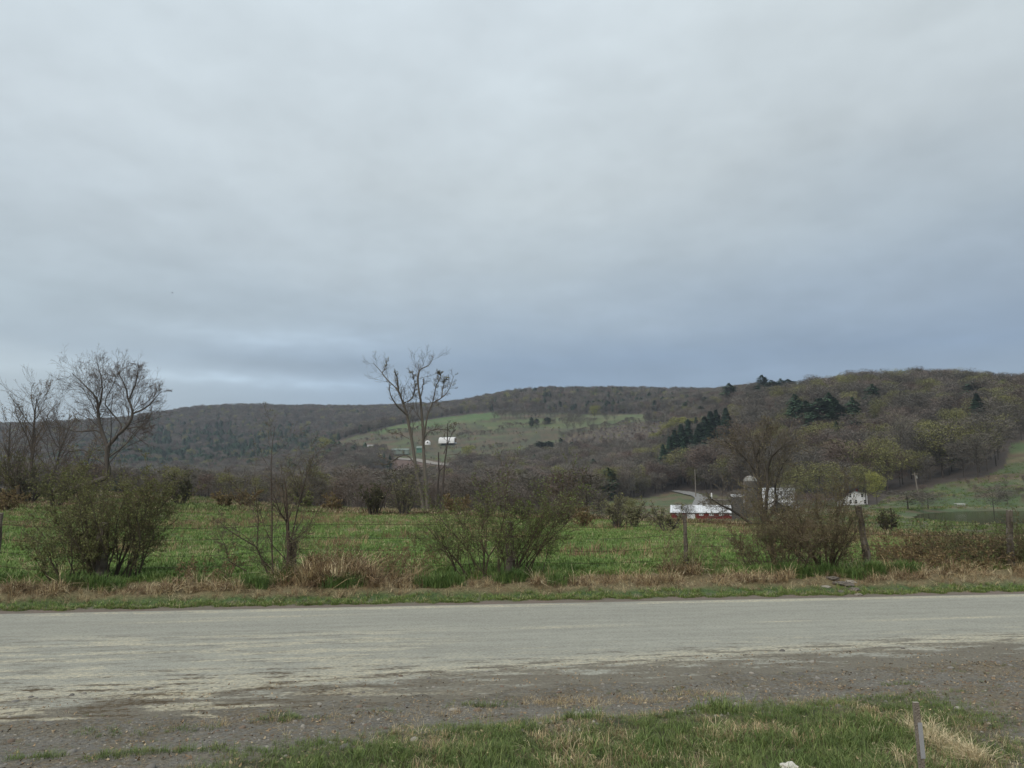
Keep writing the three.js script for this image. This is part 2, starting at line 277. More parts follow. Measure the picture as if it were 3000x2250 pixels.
const cross = (a, b) => [a[1] * b[2] - a[2] * b[1], a[2] * b[0] - a[0] * b[2], a[0] * b[1] - a[1] * b[0]];
const rv = (r) => nrm([r() * 2 - 1, r() * 2 - 1, r() * 2 - 1]);
function leaf(G, r, p, size, col, up = 0) {
  const a = nrm([r() * 2 - 1, r() * 2 - 1 + up, r() * 2 - 1]), b = nrm(cross(a, rv(r))), s = size * (0.6 + 0.8 * r()), w = s * (0.3 + 0.2 * r()), c = mul(col, 0.7 + 0.6 * r());
  G.quad(p, [p[0] + a[0] * s * .5 + b[0] * w, p[1] + a[1] * s * .5 + b[1] * w, p[2] + a[2] * s * .5 + b[2] * w], [p[0] + a[0] * s, p[1] + a[1] * s, p[2] + a[2] * s], [p[0] + a[0] * s * .5 - b[0] * w, p[1] + a[1] * s * .5 - b[1] * w, p[2] + a[2] * s * .5 - b[2] * w], c);
}
// one branch and what grows from it. cfg[level]: n, angle, ratio, segs, wander, up, rr (radius ratio), tip, t0, sides, leaf (leaves per twig), size
function grow(T, B, L, r, p, d, len, rad, lev, cfg, pal, given) {
  const s = cfg[lev]; let P, R;
  if (given) { P = given.P; R = given.R; len = 0; for (let k = 1; k < P.length; k++) len += Math.hypot(P[k][0] - P[k - 1][0], P[k][1] - P[k - 1][1], P[k][2] - P[k - 1][2]); }
  else {
    P = [p]; R = [rad]; const st = len / s.segs;
    for (let k = 1; k <= s.segs; k++) { const w = rv(r), q = s.wander; d = nrm([d[0] + w[0] * q, d[1] + w[1] * q + s.up / s.segs, d[2] + w[2] * q]); p = [p[0] + d[0] * st, p[1] + d[1] * st, p[2] + d[2] * st]; P.push(p); R.push(Math.max(s.min ?? 0.0015, rad * (1 - (1 - (s.tip ?? 0.45)) * k / s.segs))); }
  }
  const col = mul(mixc(pal.bark, pal.twig, clamp(lev / (cfg.length - 1))), 0.75 + 0.5 * r());
  (lev < (cfg.trunkLevels ?? 1) ? T : B).tube(P, R, s.sides ?? 3, col);
  const pt = (t) => { const f = t * (P.length - 1), k = Math.min(P.length - 2, Math.floor(f)), q = f - k; return [mixc(P[k], P[k + 1], q), nrm([P[k + 1][0] - P[k][0], P[k + 1][1] - P[k][1], P[k + 1][2] - P[k][2]]), mix(R[k], R[k + 1], q)]; };
  if (s.leaf && L) { const m = Math.floor(s.leaf + r()); for (let j = 0; j < m; j++) { const [q] = pt(0.15 + 0.85 * r()); leaf(L, r, q, s.size, mixc(pal.leaf, pal.leaf2, r()), 0.5); } }
  if (lev + 1 < cfg.length) {
    const m = Math.max(1, Math.round((s.n ?? 4) * (given ? (given.k ?? 1) : 1) * (0.8 + 0.4 * r())));
    for (let j = 0; j < m; j++) {
      if (lev > 0 && r() < 0.1) continue; const t = s.t0 + (1 - s.t0) * Math.pow((j + r()) / m, 0.6 + 0.8 * r()), [q, tg, qr] = pt(Math.min(t, 0.999)), side = nrm(cross(tg, rv(r))), a = s.angle * (0.6 + 0.8 * r()), c = Math.cos(a), sn = Math.sin(a);
      grow(T, B, L, r, q, nrm([tg[0] * c + side[0] * sn, tg[1] * c + side[1] * sn, tg[2] * c + side[2] * sn]), len * s.ratio * (1.15 - 0.55 * t) * (0.6 + 0.7 * r()), Math.max(cfg[lev + 1].min ?? 0.0015, qr * s.rr), lev + 1, cfg, pal);
    }
  }
}
const PAL = {
  olive: { bark: lin(84, 76, 62), twig: lin(98, 90, 68), leaf: lin(122, 124, 76), leaf2: lin(98, 106, 62) },
  green: { bark: lin(84, 72, 58), twig: lin(88, 80, 58), leaf: lin(122, 138, 76), leaf2: lin(98, 120, 62) },
  brown: { bark: lin(112, 94, 76), twig: lin(134, 110, 86), leaf: lin(136, 114, 82), leaf2: lin(114, 108, 72) },
  grey: { bark: lin(86, 80, 74), twig: lin(98, 88, 80), leaf: lin(128, 132, 88), leaf2: lin(118, 112, 88) },
  dark: { bark: lin(72, 66, 58), twig: lin(92, 84, 74), leaf: lin(84, 88, 54), leaf2: lin(76, 74, 52) },
  straw: { bark: lin(160, 138, 106), twig: lin(168, 148, 114), leaf: lin(160, 140, 104), leaf2: lin(140, 118, 86) },
};

// ================================================================ GROUND
{
  const az = []; const d2 = Math.PI / 180;
  for (let a = -180; a < -44; a += 2.5) az.push(a * d2); for (let a = -44; a < 44; a += 0.12) az.push(a * d2); for (let a = 44; a < 179.9; a += 2.5) az.push(a * d2);
  const rr = [0.3]; while (rr[rr.length - 1] < 3300) { const r = rr[rr.length - 1]; rr.push(r * (r < 3 ? 1.15 : r < 10 ? 1.03 : 1.0175)); }
  const nA = az.length, nR = rr.length, N = nA * nR + 1, P = new Float32Array(N * 3), Cc = new Float32Array(N * 3), U = new Float32Array(N * 2);
  P[1] = groundY(0, 0); Cc.set(nearColor(0, 0));
  for (let k = 0; k < nR; k++) for (let a = 0; a < nA; a++) {
    const x = rr[k] * Math.sin(az[a]), z = -rr[k] * Math.cos(az[a]), y = groundY(x, z), o = 1 + k * nA + a;
    P[3 * o] = x; P[3 * o + 1] = y; P[3 * o + 2] = z; U[2 * o] = x / 3; U[2 * o + 1] = z / 3;
    const b = sm(30, 60, rr[k]); let c = b < 1 ? nearColor(x, -z) : null; if (b > 0) { const f = z < 0 ? farColor(x, y, z) : FARC.field; c = c ? mixc(c, f, b) : f; }
    Cc[3 * o] = c[0] * 1.35; Cc[3 * o + 1] = c[1] * 1.35; Cc[3 * o + 2] = c[2] * 1.35;
  }
  const I = [];
  for (let a = 0; a < nA; a++) I.push(0, 1 + (a + 1) % nA, 1 + a);
  for (let k = 0; k < nR - 1; k++) for (let a = 0; a < nA; a++) { const b = (a + 1) % nA, p = 1 + k * nA, q = p + nA; I.push(p + a, p + b, q + a, p + b, q + b, q + a); }
  const g = new THREE.BufferGeometry(); g.setAttribute('position', new THREE.BufferAttribute(P, 3)); g.setAttribute('color', new THREE.BufferAttribute(Cc, 3)); g.setAttribute('uv', new THREE.BufferAttribute(U, 2)); g.setIndex(I); g.computeVertexNormals();
  const m = mesh('ground', g, M.ground); m.castShadow = true; tag(m, 'rolling grass and woodland ground reaching to the hills', 'ground', null, 'structure');
  console.log('ground tris', I.length / 3);
}
// road and near shoulder: sheets with their own colour map in metres
function sheet(name, X0, X1, zLo, zHi, nx, nz, lift, Zt0, Zt1, tw, th, label, cat, skew = () => 0, edge = false) {
  const d = new Uint8Array(tw * th * 4), enc = (v) => Math.round(255 * clamp(v <= 0.0031308 ? v * 12.92 : 1.055 * v ** (1 / 2.4) - 0.055));
  for (let j = 0; j < th; j++) for (let i = 0; i < tw; i++) { const tx = mix(X0, X1, (i + .5) / tw), c = nearColor(tx, mix(Zt0, Zt1, (j + .5) / th) + skew(tx), true), o = (j * tw + i) * 4; d[o] = enc(c[0]); d[o + 1] = enc(c[1]); d[o + 2] = enc(c[2]); d[o + 3] = 255; }
  const t = new THREE.DataTexture(d, tw, th); t.colorSpace = THREE.SRGBColorSpace; t.magFilter = t.minFilter = THREE.LinearFilter; t.needsUpdate = true;
  const P = [], U = [], I = [];
  for (let j = 0; j <= nz; j++) for (let i = 0; i <= nx; i++) { const X = mix(X0, X1, i / nx), Z = mix(zLo(X), zHi(X), j / nz); P.push(X, groundY(X, -Z) + (edge && j === 0 ? 0.005 : lift), -Z); U.push((X - X0) / (X1 - X0), (Z - skew(X) - Zt0) / (Zt1 - Zt0)); }
  for (let j = 0; j < nz; j++) for (let i = 0; i < nx; i++) { const a = j * (nx + 1) + i, b = a + nx + 1; I.push(a, a + 1, b, a + 1, b + 1, b); }
  const g = new THREE.BufferGeometry(); g.setAttribute('position', new THREE.Float32BufferAttribute(P, 3)); g.setAttribute('uv', new THREE.Float32BufferAttribute(U, 2)); g.setIndex(I); g.computeVertexNormals();
  const bt = bumpG.clone(); bt.repeat.set((X1 - X0) / 1.2, (Zt1 - Zt0) / 1.2); bt.needsUpdate = true;
  return tag(mesh(name, g, std({ map: t, bumpMap: bt, bumpScale: 0.012, roughness: 0.95 })), label, cat, null, 'structure');
}
sheet('country_road', -15, 19, (X) => roadNear(X) - 0.9, (X) => roadFar(X) + 0.85, 170, 44, 0.008, -6.7, 0.9, 2048, 640, 'grey country road dusted with pale sand', 'road', roadFar, true);
sheet('gravel_shoulder', -8, 11, (X) => 2.6, (X) => roadNear(X) - 0.88, 95, 90, 0.004, 2.6, 10.2, 2048, 800, 'dark gravel road shoulder with leaf litter', 'shoulder');
{ // the road goes on beyond the picture on both sides
  for (const [a, b] of [[-160, -15], [19, 160]]) {
    const P = [], U = [], I = [], n = 60;
    for (let i = 0; i <= n; i++) { const X = mix(a, b, i / n); for (const e of [0, 1]) { const Z = e ? roadFar(X) : roadNear(X); P.push(X, groundY(X, -Z) + 0.02, -Z); U.push(X / 3, Z / 3); } }
    for (let i = 0; i < n; i++) { const q = 2 * i; I.push(q, q + 2, q + 1, q + 1, q + 2, q + 3); }
    const g = new THREE.BufferGeometry(); g.setAttribute('position', new THREE.Float32BufferAttribute(P, 3)); g.setAttribute('uv', new THREE.Float32BufferAttribute(U, 2)); g.setIndex(I); g.computeVertexNormals();
    tag(mesh('country_road', g, std({ color: new THREE.Color(...C.pave), map: grain })), 'plain stretch of the grey country road farther along', 'road', 'farther stretches of the country road', 'structure');
  }
}
// far lanes and the pond
function lane(name, pts, widths, col, label) {
  const Q = pts.map(([x, y, z]) => hit(x, y, z ?? 200)), cv = new THREE.CatmullRomCurve3(Q.map((q) => new THREE.Vector3(...q))), n = 60, P = [], U = [], I = [];
  for (let k = 0; k <= n; k++) { const t = k / n, p = cv.getPoint(t), d = cv.getTangent(t), w = widths[0] + (widths[1] - widths[0]) * t, nx = -d.z, nz = d.x, l = Math.hypot(nx, nz); for (const e of [-1, 0, 1]) { const X = p.x + nx / l * w * e / 2, Z = p.z + nz / l * w * e / 2; P.push(X, groundY(X, Z) + 0.35 + p.length() * 0.0004, Z); U.push(e, t * 30); } }
  for (let k = 0; k < n; k++) for (const e of [0, 1]) { const a = 3 * k + e; I.push(a, a + 1, a + 3, a + 1, a + 4, a + 3); }
  const g = new THREE.BufferGeometry(); g.setAttribute('position', new THREE.Float32BufferAttribute(P, 3)); g.setAttribute('uv', new THREE.Float32BufferAttribute(U, 2)); g.setIndex(I); g.computeVertexNormals();
  return tag(mesh(name, g, std({ color: new THREE.Color(...col), map: grain, side: THREE.DoubleSide })), label, 'road', null, 'structure');
}
lane('farm_road', [[1978, 1440, 300], [2010, 1445, 300], [2040, 1453, 280], [2056, 1463, 260], [2056, 1472, 255], [2042, 1483, 250], [2020, 1492, 240]], [4.5, 9], lin(168, 166, 162), 'pale grey farm road curving below the dark wood');
lane('farm_drive', [[2060, 1464, 260], [2100, 1467, 260], [2150, 1468, 260]], [4, 4], lin(158, 150, 136), 'gravel drive from the farm road to the white sheds');
lane('hill_road', [[985, 1327, 700], [1050, 1331, 700], [1110, 1338, 700], [1170, 1345, 700], [1240, 1353, 700], [1310, 1363, 700], [1345, 1374, 650]], [9, 9], lin(176, 168, 158), 'pale gravel road climbing the far hillside');
lane('field_track', [[1060, 1488, 60], [1100, 1490, 60], [1160, 1493, 60]], [2, 2], lin(190, 184, 176), 'pale track at the back edge of the meadow');
{
  const S = new THREE.Shape(); for (let k = 0; k < 64; k++) { const a = k / 64 * 6.2832, l = Math.cos(a) * POND.a * 1.02, c = Math.sin(a) * POND.b * 1.02, x = POND.x + l * POND.ux + c * POND.uz, z = POND.z + l * POND.uz - c * POND.ux; k ? S.lineTo(x, -z) : S.moveTo(x, -z); }
  const g = new THREE.ShapeGeometry(S); g.rotateX(-Math.PI / 2); g.translate(0, POND.y, 0);
  tag(mesh('pond', g, new THREE.MeshPhysicalMaterial({ color: new THREE.Color(0.030, 0.033, 0.017), roughness: 0.1, ior: 1.06, specularIntensity: 0.3 })), 'still dark pond in the green pasture', 'pond', null, 'structure');
}
console.log('setting done');
// ================================================================ FENCE LINE
const fenceAt = (px, off = 2.7) => { const u = slope(px, 1690)[0], Z = (12.95 + off) / (1 - 0.13 * u), X = u * Z; return [X, groundY(X, -Z), -Z]; };
{
  const fence = thing('wire_fence', 'rusty barbed wire fence on weathered wooden posts beyond the road', 'fence', [0, 0, 0]);
  const r = rng(31), tops = [];
  const posts = [[-240, 1.3, -0.03, 0.09], [-20, 1.25, 0.02, 0.07], [292, 1.12, 0.02, 0.115], [857, 0.75, -0.02, 0.085], [1497, 1.08, -0.03, 0.10], [2012, 1.2, -0.01, 0.045], [2548, 1.42, -0.13, 0.078], [2962, 1.3, 0.10, 0.075], [3300, 1.3, 0.0, 0.09]];
  for (const [px, h, lean, rad] of posts) {
    const [X, Y, Z] = fenceAt(px), G = new Geo(), n = 12, sides = 11, rings = [];
    const c = lin(118, 110, 100);
    for (let k = 0; k <= n; k++) { const t = k / n, ring = []; for (let s = 0; s < sides; s++) { const a = s / sides * 6.2832, q = rad * (1.12 - 0.28 * t + 0.25 * (1 - t) ** 6) * (1 + 0.16 * n2(Math.cos(a) * 1.6 + px, Math.sin(a) * 1.6 + t * 2.2) + 0.06 * n2b(a * 3, t * 9 + px)); ring.push([lean * t + 0.02 * n2(px, t * 2) + q * Math.cos(a), -0.25 + (h + 0.25) * t + (k === n ? 0.03 * n2(a, px) : 0), q * Math.sin(a)]); } rings.push(ring); }
    for (let k = 0; k < n; k++) for (let s = 0; s < sides; s++) { const s2 = (s + 1) % sides, st = n2b(s * 1.7 + px, k * 0.35); const cc = mul(mixc(c, lin(80, 72, 62), clamp(0.5 + 0.8 * st)), 0.85 + 0.3 * r()); G.quad(rings[k][s], rings[k][s2], rings[k + 1][s2], rings[k + 1][s], cc); }
    for (let s = 1; s < sides - 1; s++) G.tri(rings[n][0], rings[n][s + 1], rings[n][s], mul(c, 1.15));
    const m = mesh('post', G.build(), M.bark, fence); m.position.set(X, Y, Z); tops.push([X, Y, Z, lean, h, rad]);
  }
  for (const hh of [0.28, 0.55, 0.80, 1.05]) {
    const P = [], R = [];
    for (let k = 0; k < tops.length - 1; k++) for (let j = 0; j < 8; j++) { const t = j / 8, a = tops[k], b = tops[k + 1]; P.push([mix(a[0] + a[3] * hh, b[0] + b[3] * hh, t), mix(a[1], b[1], t) + Math.min(hh, 1.2) - 0.10 * Math.sin(Math.PI * t) * (0.6 + 0.5 * n2(k, hh * 7)), mix(a[2] + a[5], b[2] + b[5], t)]); R.push(0.0032); }
    const G = new Geo(); G.tube(P, R, 4, lin(70, 58, 50)); const w = mesh('wire', G.build(), M.veg, fence);
    const Bb = new Geo(); for (let k = 0; k < P.length - 1; k++) for (let j = 0; j < 5; j++) { const q = mixc(P[k], P[k + 1], (j + r()) / 5); for (let e = 0; e < 2; e++) { const d = rv(r); Bb.tube([[q[0] - d[0] * 0.018, q[1] - d[1] * 0.018, q[2] - d[2] * 0.018], [q[0] + d[0] * 0.018, q[1] + d[1] * 0.018, q[2] + d[2] * 0.018]], [0.002, 0.002], 3, lin(70, 58, 50)); } }
    mesh('barbs', Bb.build(), M.veg, w).userData.kind = 'stuff';
  }
}
const tree3 = (t, T, B, L) => { if (T.i.length) mesh('trunk', T.build(), M.bark, t); if (B.i.length) mesh('twigs', B.build(), M.veg, t).userData.kind = 'stuff'; if (L.i.length) mesh('buds', L.build(), M.veg, t).userData.kind = 'stuff'; };
// shrub of many stems. at: base; stems: how many; h: height; out: spread of the stems
function shrub(name, label, at0, o) {
  const r = rng(o.seed), T = new Geo(), B = new Geo(), L = new Geo(), t = thing(name, label, o.cat ?? 'shrub', at0, 0, o.group);
  const cfg = Object.assign([
    { segs: 8, wander: 0.2, up: o.up ?? 0.15, n: o.n0 ?? 10, t0: 0.22, angle: 0.62, ratio: 0.38, rr: 0.5, tip: 0.3, sides: 5, min: 0.003 },
    { segs: 4, wander: 0.22, up: o.up1 ?? 0.12, n: o.n1 ?? 7, t0: 0.15, angle: 0.75, ratio: 0.48, rr: 0.6, tip: 0.4, sides: 3, min: 0.0025 },
    { segs: 3, wander: 0.3, up: 0.08, n: o.n2 ?? 4, t0: 0.1, angle: 0.8, ratio: 0.5, rr: 0.7, tip: 0.5, sides: 3, min: o.min ?? 0.002, leaf: o.leaf * 0.7, size: o.size },
    { segs: 2, wander: 0.35, up: 0.05, sides: 3, min: o.min ?? 0.002, leaf: o.leaf, size: o.size }], { trunkLevels: 1 });
  for (let k = 0; k < o.stems; k++) {
    const a = (k + r()) / o.stems * 6.2832, e = o.out * 0.8 * Math.sqrt(r()), d = nrm([Math.cos(a) * e + (o.lean ?? 0), 1, Math.sin(a) * e]), b = o.foot ?? 0.25;
    grow(T, B, L, r, [Math.cos(a) * b * r() * 1.3, -0.08, Math.sin(a) * b * r()], d, o.h * 0.66 * (0.45 + 0.75 * r()) / Math.max(0.75, d[1]), (o.rad ?? 0.018) * (0.6 + 0.8 * r()), 0, cfg, o.pal);
  }
  for (const [P, R, k] of o.limbs ?? []) { const w = P.map(([x, y, dz = 0]) => { const q = at(x, y, -at0[2] + dz); return [q[0] - at0[0], q[1] - at0[1], q[2] - at0[2]]; }); const RR = w.map((_, j) => mix(R[0], R[1], j / (w.length - 1))); grow(T, B, L, r, null, null, 0, 0, 0, cfg, o.pal, { P: w, R: RR, k }); }
  tree3(t, T, B, L); return t;
}
shrub('honeysuckle_shrub', 'broad dense olive green shrub growing around the thickest fence post', fenceAt(325, 2.9), { seed: 1, stems: 26, h: 2.9, out: 0.62, n0: 14, n1: 8, n2: 4, leaf: 2.3, size: 0.024, pal: PAL.olive, rad: 0.02, foot: 0.5, lean: -0.12 });
shrub('honeysuckle_shrub', 'low leafy side shrub against the left flank of the dense olive shrub', fenceAt(195, 2.6), { seed: 2, stems: 9, h: 1.9, out: 1.0, n0: 9, n1: 6, n2: 4, leaf: 2.2, size: 0.024, pal: PAL.olive, rad: 0.013, foot: 0.25 });
shrub('sapling_cluster', 'thin bare sapling clump with one tall straight stem at the fence', fenceAt(815, 2.6), {
  seed: 3, stems: 6, h: 1.8, out: 0.9, n0: 10, n1: 6, n2: 4, leaf: 0.8, size: 0.022, pal: { ...PAL.grey, leaf: lin(124, 122, 84), leaf2: lin(104, 104, 68), bark: lin(82, 70, 60), twig: lin(104, 94, 80) }, rad: 0.01, foot: 0.3,
  limbs: [[[[800, 1700], [796, 1600, .1], [797, 1520, .15], [795, 1440, .1], [794, 1360], [798, 1300], [805, 1250]], [0.02, 0.003], 0.9],
    [[[792, 1700], [770, 1645], [752, 1605], [755, 1560, .1], [757, 1520, .2], [748, 1440, .2], [742, 1400, .2]], [0.02, 0.004], 1.3],
    [[[752, 1603], [700, 1572, -.2], [665, 1550, -.3], [635, 1520, -.3]], [0.014, 0.004], 1],
    [[[842, 1700], [845, 1620], [843, 1540], [840, 1490], [838, 1435], [832, 1400]], [0.05, 0.008], 1.4],
    [[[838, 1640], [800, 1600, .1], [778, 1550, .2], [760, 1500, .2]], [0.012, 0.004], 1],
    [[[842, 1618], [868, 1578, -.1], [900, 1550, -.2], [935, 1490, -.2]], [0.012, 0.003], 0.9],
    [[[850, 1600], [870, 1500, .3], [885, 1440, .4], [900, 1390, .4], [918, 1335, .4]], [0.016, 0.004], 1.4],
    [[[752, 1485, .1], [700, 1435, .2], [662, 1398, .2]], [0.008, 0.004], 1],
    [[[720, 1672, -.2], [672, 1645, -.2], [660, 1600, -.2], [640, 1560, -.2]], [0.012, 0.004], 1]] });
shrub('honeysuckle_shrub', 'vase shaped green budding shrub with splayed red brown stems around a post', fenceAt(1470, 2.65), {
  seed: 4, stems: 25, h: 2.75, out: 0.95, n0: 12, n1: 7, n2: 4, leaf: 1.5, size: 0.022, pal: PAL.green, rad: 0.014, foot: 0.75,
  limbs: [[[[1368, 1708, -.3], [1330, 1660, -.3], [1310, 1620, -.3], [1280, 1580, -.2], [1238, 1530, -.2]], [0.014, 0.004], 1],
    [[[1388, 1708, -.3], [1350, 1660, -.2], [1318, 1622], [1270, 1600], [1225, 1590]], [0.014, 0.004], 1],
    [[[1415, 1705, -.3], [1432, 1630, -.2], [1408, 1590], [1370, 1560], [1330, 1500]], [0.02, 0.004], 1.2],
    [[[1432, 1630, -.2], [1460, 1590], [1500, 1550], [1545, 1508], [1570, 1460]], [0.016, 0.004], 1.2],
    [[[1528, 1700], [1545, 1650], [1585, 1602], [1640, 1575]], [0.018, 0.005], 1.2],
    [[[1510, 1700, .2], [1518, 1630, .2], [1560, 1570, .2], [1590, 1500, .2]], [0.018, 0.005], 1.3]] });
shrub('brown_shrub', 'twiggy brown shrub leaning over the verge beside the tall leaning post', fenceAt(2420, 2.8), { seed: 5, stems: 22, h: 2.5, out: 1.0, n0: 12, n1: 8, n2: 4, leaf: 0.9, size: 0.024, pal: { ...PAL.brown, bark: lin(92, 78, 62), twig: lin(106, 96, 76), leaf: lin(112, 106, 72), leaf2: lin(100, 100, 66) }, rad: 0.017, foot: 0.3, lean: -0.15 });
shrub('brown_shrub', 'dense russet shrub with many fine upright shoots along the fence wire', fenceAt(2285, 3.1), { seed: 6, stems: 34, h: 2.0, out: 1.1, n0: 10, n1: 6, n2: 4, leaf: 0.8, size: 0.024, pal: { ...PAL.brown, bark: lin(100, 88, 72), twig: lin(114, 100, 80), leaf: lin(116, 104, 76), leaf2: lin(104, 96, 64) }, rad: 0.011, foot: 0.75 });
for (const [px, off, h, seed, lab] of [[2640, 4.6, 1.15, 21, 'small rust brown shrub standing alone in the grass behind the leaning post'], [2690, 3.2, 0.95, 22, 'low tangled bramble of brown canes next to the leaning post'], [2790, 3.0, 1.0, 23, 'brown bramble thicket with pale dead stalks between two posts'], [2880, 3.2, 1.25, 24, 'olive brown bramble thicket sprawling toward the last post'], [2990, 3.0, 1.4, 25, 'dark tangled bramble smothering the last post by the road'], [3080, 3.0, 1.5, 26, 'dark bramble just past the last post by the road'], [2745, 4.3, 1.1, 27, 'olive bramble rising behind the tangled canes'], [2900, 4.6, 1.35, 28, 'green tinged shrub behind the bramble thicket below the pond']])
  shrub('bramble', lab, fenceAt(px, off), { seed, stems: 20, h: h * 0.95, out: 1.6, up: -0.5, n0: 8, n1: 5, n2: 4, leaf: 0.9, size: 0.034, pal: px > 2860 ? { ...PAL.brown, leaf: lin(92, 96, 58), leaf2: lin(84, 84, 54), twig: lin(92, 80, 60) } : { ...PAL.brown, twig: lin(118, 96, 76) }, rad: 0.008, foot: 0.55, cat: 'bramble' });
for (const [px, off, h, seed, lab] of [[1985, 2.4, 1.5, 41, 'wispy pale green weed saplings around the slim post'], [2040, 2.7, 1.2, 42, 'thin pale weed stems close to the slim post'], [930, 2.7, 0.95, 43, 'straw coloured bramble beside the sapling clump'], [1090, 2.5, 1.1, 44, 'reddish bramble arching out of the straw mound'], [1180, 2.6, 1.05, 45, 'dry bramble between the straw mound and the green shrub'], [560, 2.5, 0.9, 46, 'low dry stems between the olive shrub and the sapling clump'], [640, 2.5, 1.0, 47, 'scrubby dry stems at the foot of the sapling clump']])
  shrub('weed_clump', lab, fenceAt(px, off), { seed, stems: px < 1200 && px > 900 ? 14 : 9, h, out: px > 1900 ? 0.25 : 0.8, up: px > 1900 ? 0.2 : -0.3, n0: 5, n1: 4, n2: 2, leaf: 1, size: 0.03, pal: px > 1900 ? { ...PAL.straw, bark: lin(128, 122, 92), twig: lin(138, 132, 98), leaf: lin(126, 132, 82), leaf2: lin(120, 122, 80) } : PAL.brown, rad: 0.007, foot: 0.35, cat: 'weeds' });

// ================================================================ TREES AND BUSHES OF THE MIDDLE DISTANCE
function limbTree(name, label, at0, o) {
  const r = rng(o.seed), T = new Geo(), B = new Geo(), L = new Geo(), t = thing(name, label, 'tree', at0, 0, o.group), m = o.min ?? 0.012;
  const cfg = Object.assign([
    { n: o.n0 ?? 10, t0: 0.25, angle: 0.85, ratio: o.ratio ?? 0.3, rr: 0.24, sides: 7 },
    { segs: 5, wander: 0.25, up: 0.3, n: o.n1 ?? 7, t0: 0.2, angle: 0.65, ratio: 0.5, rr: 0.6, sides: 4, min: m * 1.5 },
    { segs: 4, wander: 0.3, up: 0.25, n: o.n2 ?? 5, t0: 0.15, angle: 0.65, ratio: 0.5, rr: 0.65, sides: 3, min: m, leaf: (o.leaf ?? 0) * 0.5, size: o.size },
    { segs: 2, wander: 0.35, up: 0.15, sides: 3, min: m * 0.8, leaf: o.leaf ?? 0, size: o.size }], { trunkLevels: 1 });
  for (const [P, R, k] of o.limbs) { const Q = P.map(([x, y, dz = 0]) => { const q = at(x, y, -at0[2] + dz); return [q[0] - at0[0], q[1] - at0[1], q[2] - at0[2]]; }); const cv = new THREE.CatmullRomCurve3(Q.map((q) => new THREE.Vector3(...q))), n = P.length * 3, w = cv.getPoints(n).map((v, j) => [v.x + 0.04 * n2(j * .7, P[0][0]), v.y, v.z + 0.05 * n2b(j * .7, P[0][1])]); grow(T, B, L, r, null, null, 0, 0, 0, cfg, o.pal, { P: w, R: w.map((_, j) => mix(R[0], R[1], j / n)), k: k ?? 1 }); }
  tree3(t, T, B, L); return t;
}
{
  const b = hit(313, 1452, 40); b[2] = Math.max(b[2], -85); b[1] = groundY(b[0], b[2]);
  const pxb = proj(...b);
  limbTree('bare_maple', 'large spreading bare tree with forked trunk behind the olive shrub', b, { seed: 61, pal: { ...PAL.grey, leaf: lin(126, 104, 92), leaf2: lin(120, 96, 84) }, leaf: 0.35, size: 0.08, n0: 19, n1: 9, n2: 6, min: 0.008, ratio: 0.40, leaf2: 0,
    limbs: [[[[pxb[0], pxb[1] + 4], [312, 1400], [312, 1344], [315, 1308]], [0.32, 0.24], 0.2],
      [[[315, 1310], [302, 1272, .5], [291, 1235, .8], [288, 1205, 1], [283, 1168, 1], [264, 1145, 1.2], [240, 1120, 1.5], [212, 1094, 2]], [0.24, 0.03], 1.7],
      [[[288, 1200, 1], [299, 1150, 0], [296, 1105, -.5], [283, 1062, -1]], [0.12, 0.025], 1.2],
      [[[315, 1310], [345, 1275, -.5], [374, 1246, -1], [389, 1210, -1], [376, 1170, -1], [366, 1130, -1.5], [345, 1088, -2]], [0.24, 0.03], 1.6],
      [[[388, 1212, -1], [425, 1196, -1.5], [450, 1172, -2], [474, 1146, -2]], [0.12, 0.025], 1.2],
      [[[377, 1172, -1], [398, 1122, -.2], [406, 1070, .2]], [0.11, 0.025], 1.1],
      [[[350, 1270, -.5], [355, 1245, .5], [326, 1208, 1.2], [308, 1178, 1.5], [330, 1130, 2], [340, 1100, 2]], [0.12, 0.025], 1.3],
      [[[302, 1280, .4], [285, 1262, 1], [240, 1264, 2], [206, 1261, 2.5], [183, 1250, 3], [150, 1224, 3.5]], [0.12, 0.025], 1.2],
      [[[306, 1360], [265, 1330, 1.5], [240, 1318, 2], [205, 1322, 2.5], [170, 1310, 3], [150, 1275, 3], [140, 1250, 3], [118, 1212, 3], [108, 1180, 3]], [0.09, 0.025], 1.3],
      [[[205, 1322, 2.5], [190, 1336, 2.5], [197, 1362, 2.5]], [0.06, 0.03], 0.5],
      [[[372, 1256, -1], [410, 1250, -1.5], [446, 1262, -2]], [0.08, 0.025], 0.8],
      [[[318, 1340], [360, 1310, 1], [400, 1260, 1.5], [440, 1225, 2]], [0.09, 0.02], 1]] });
}
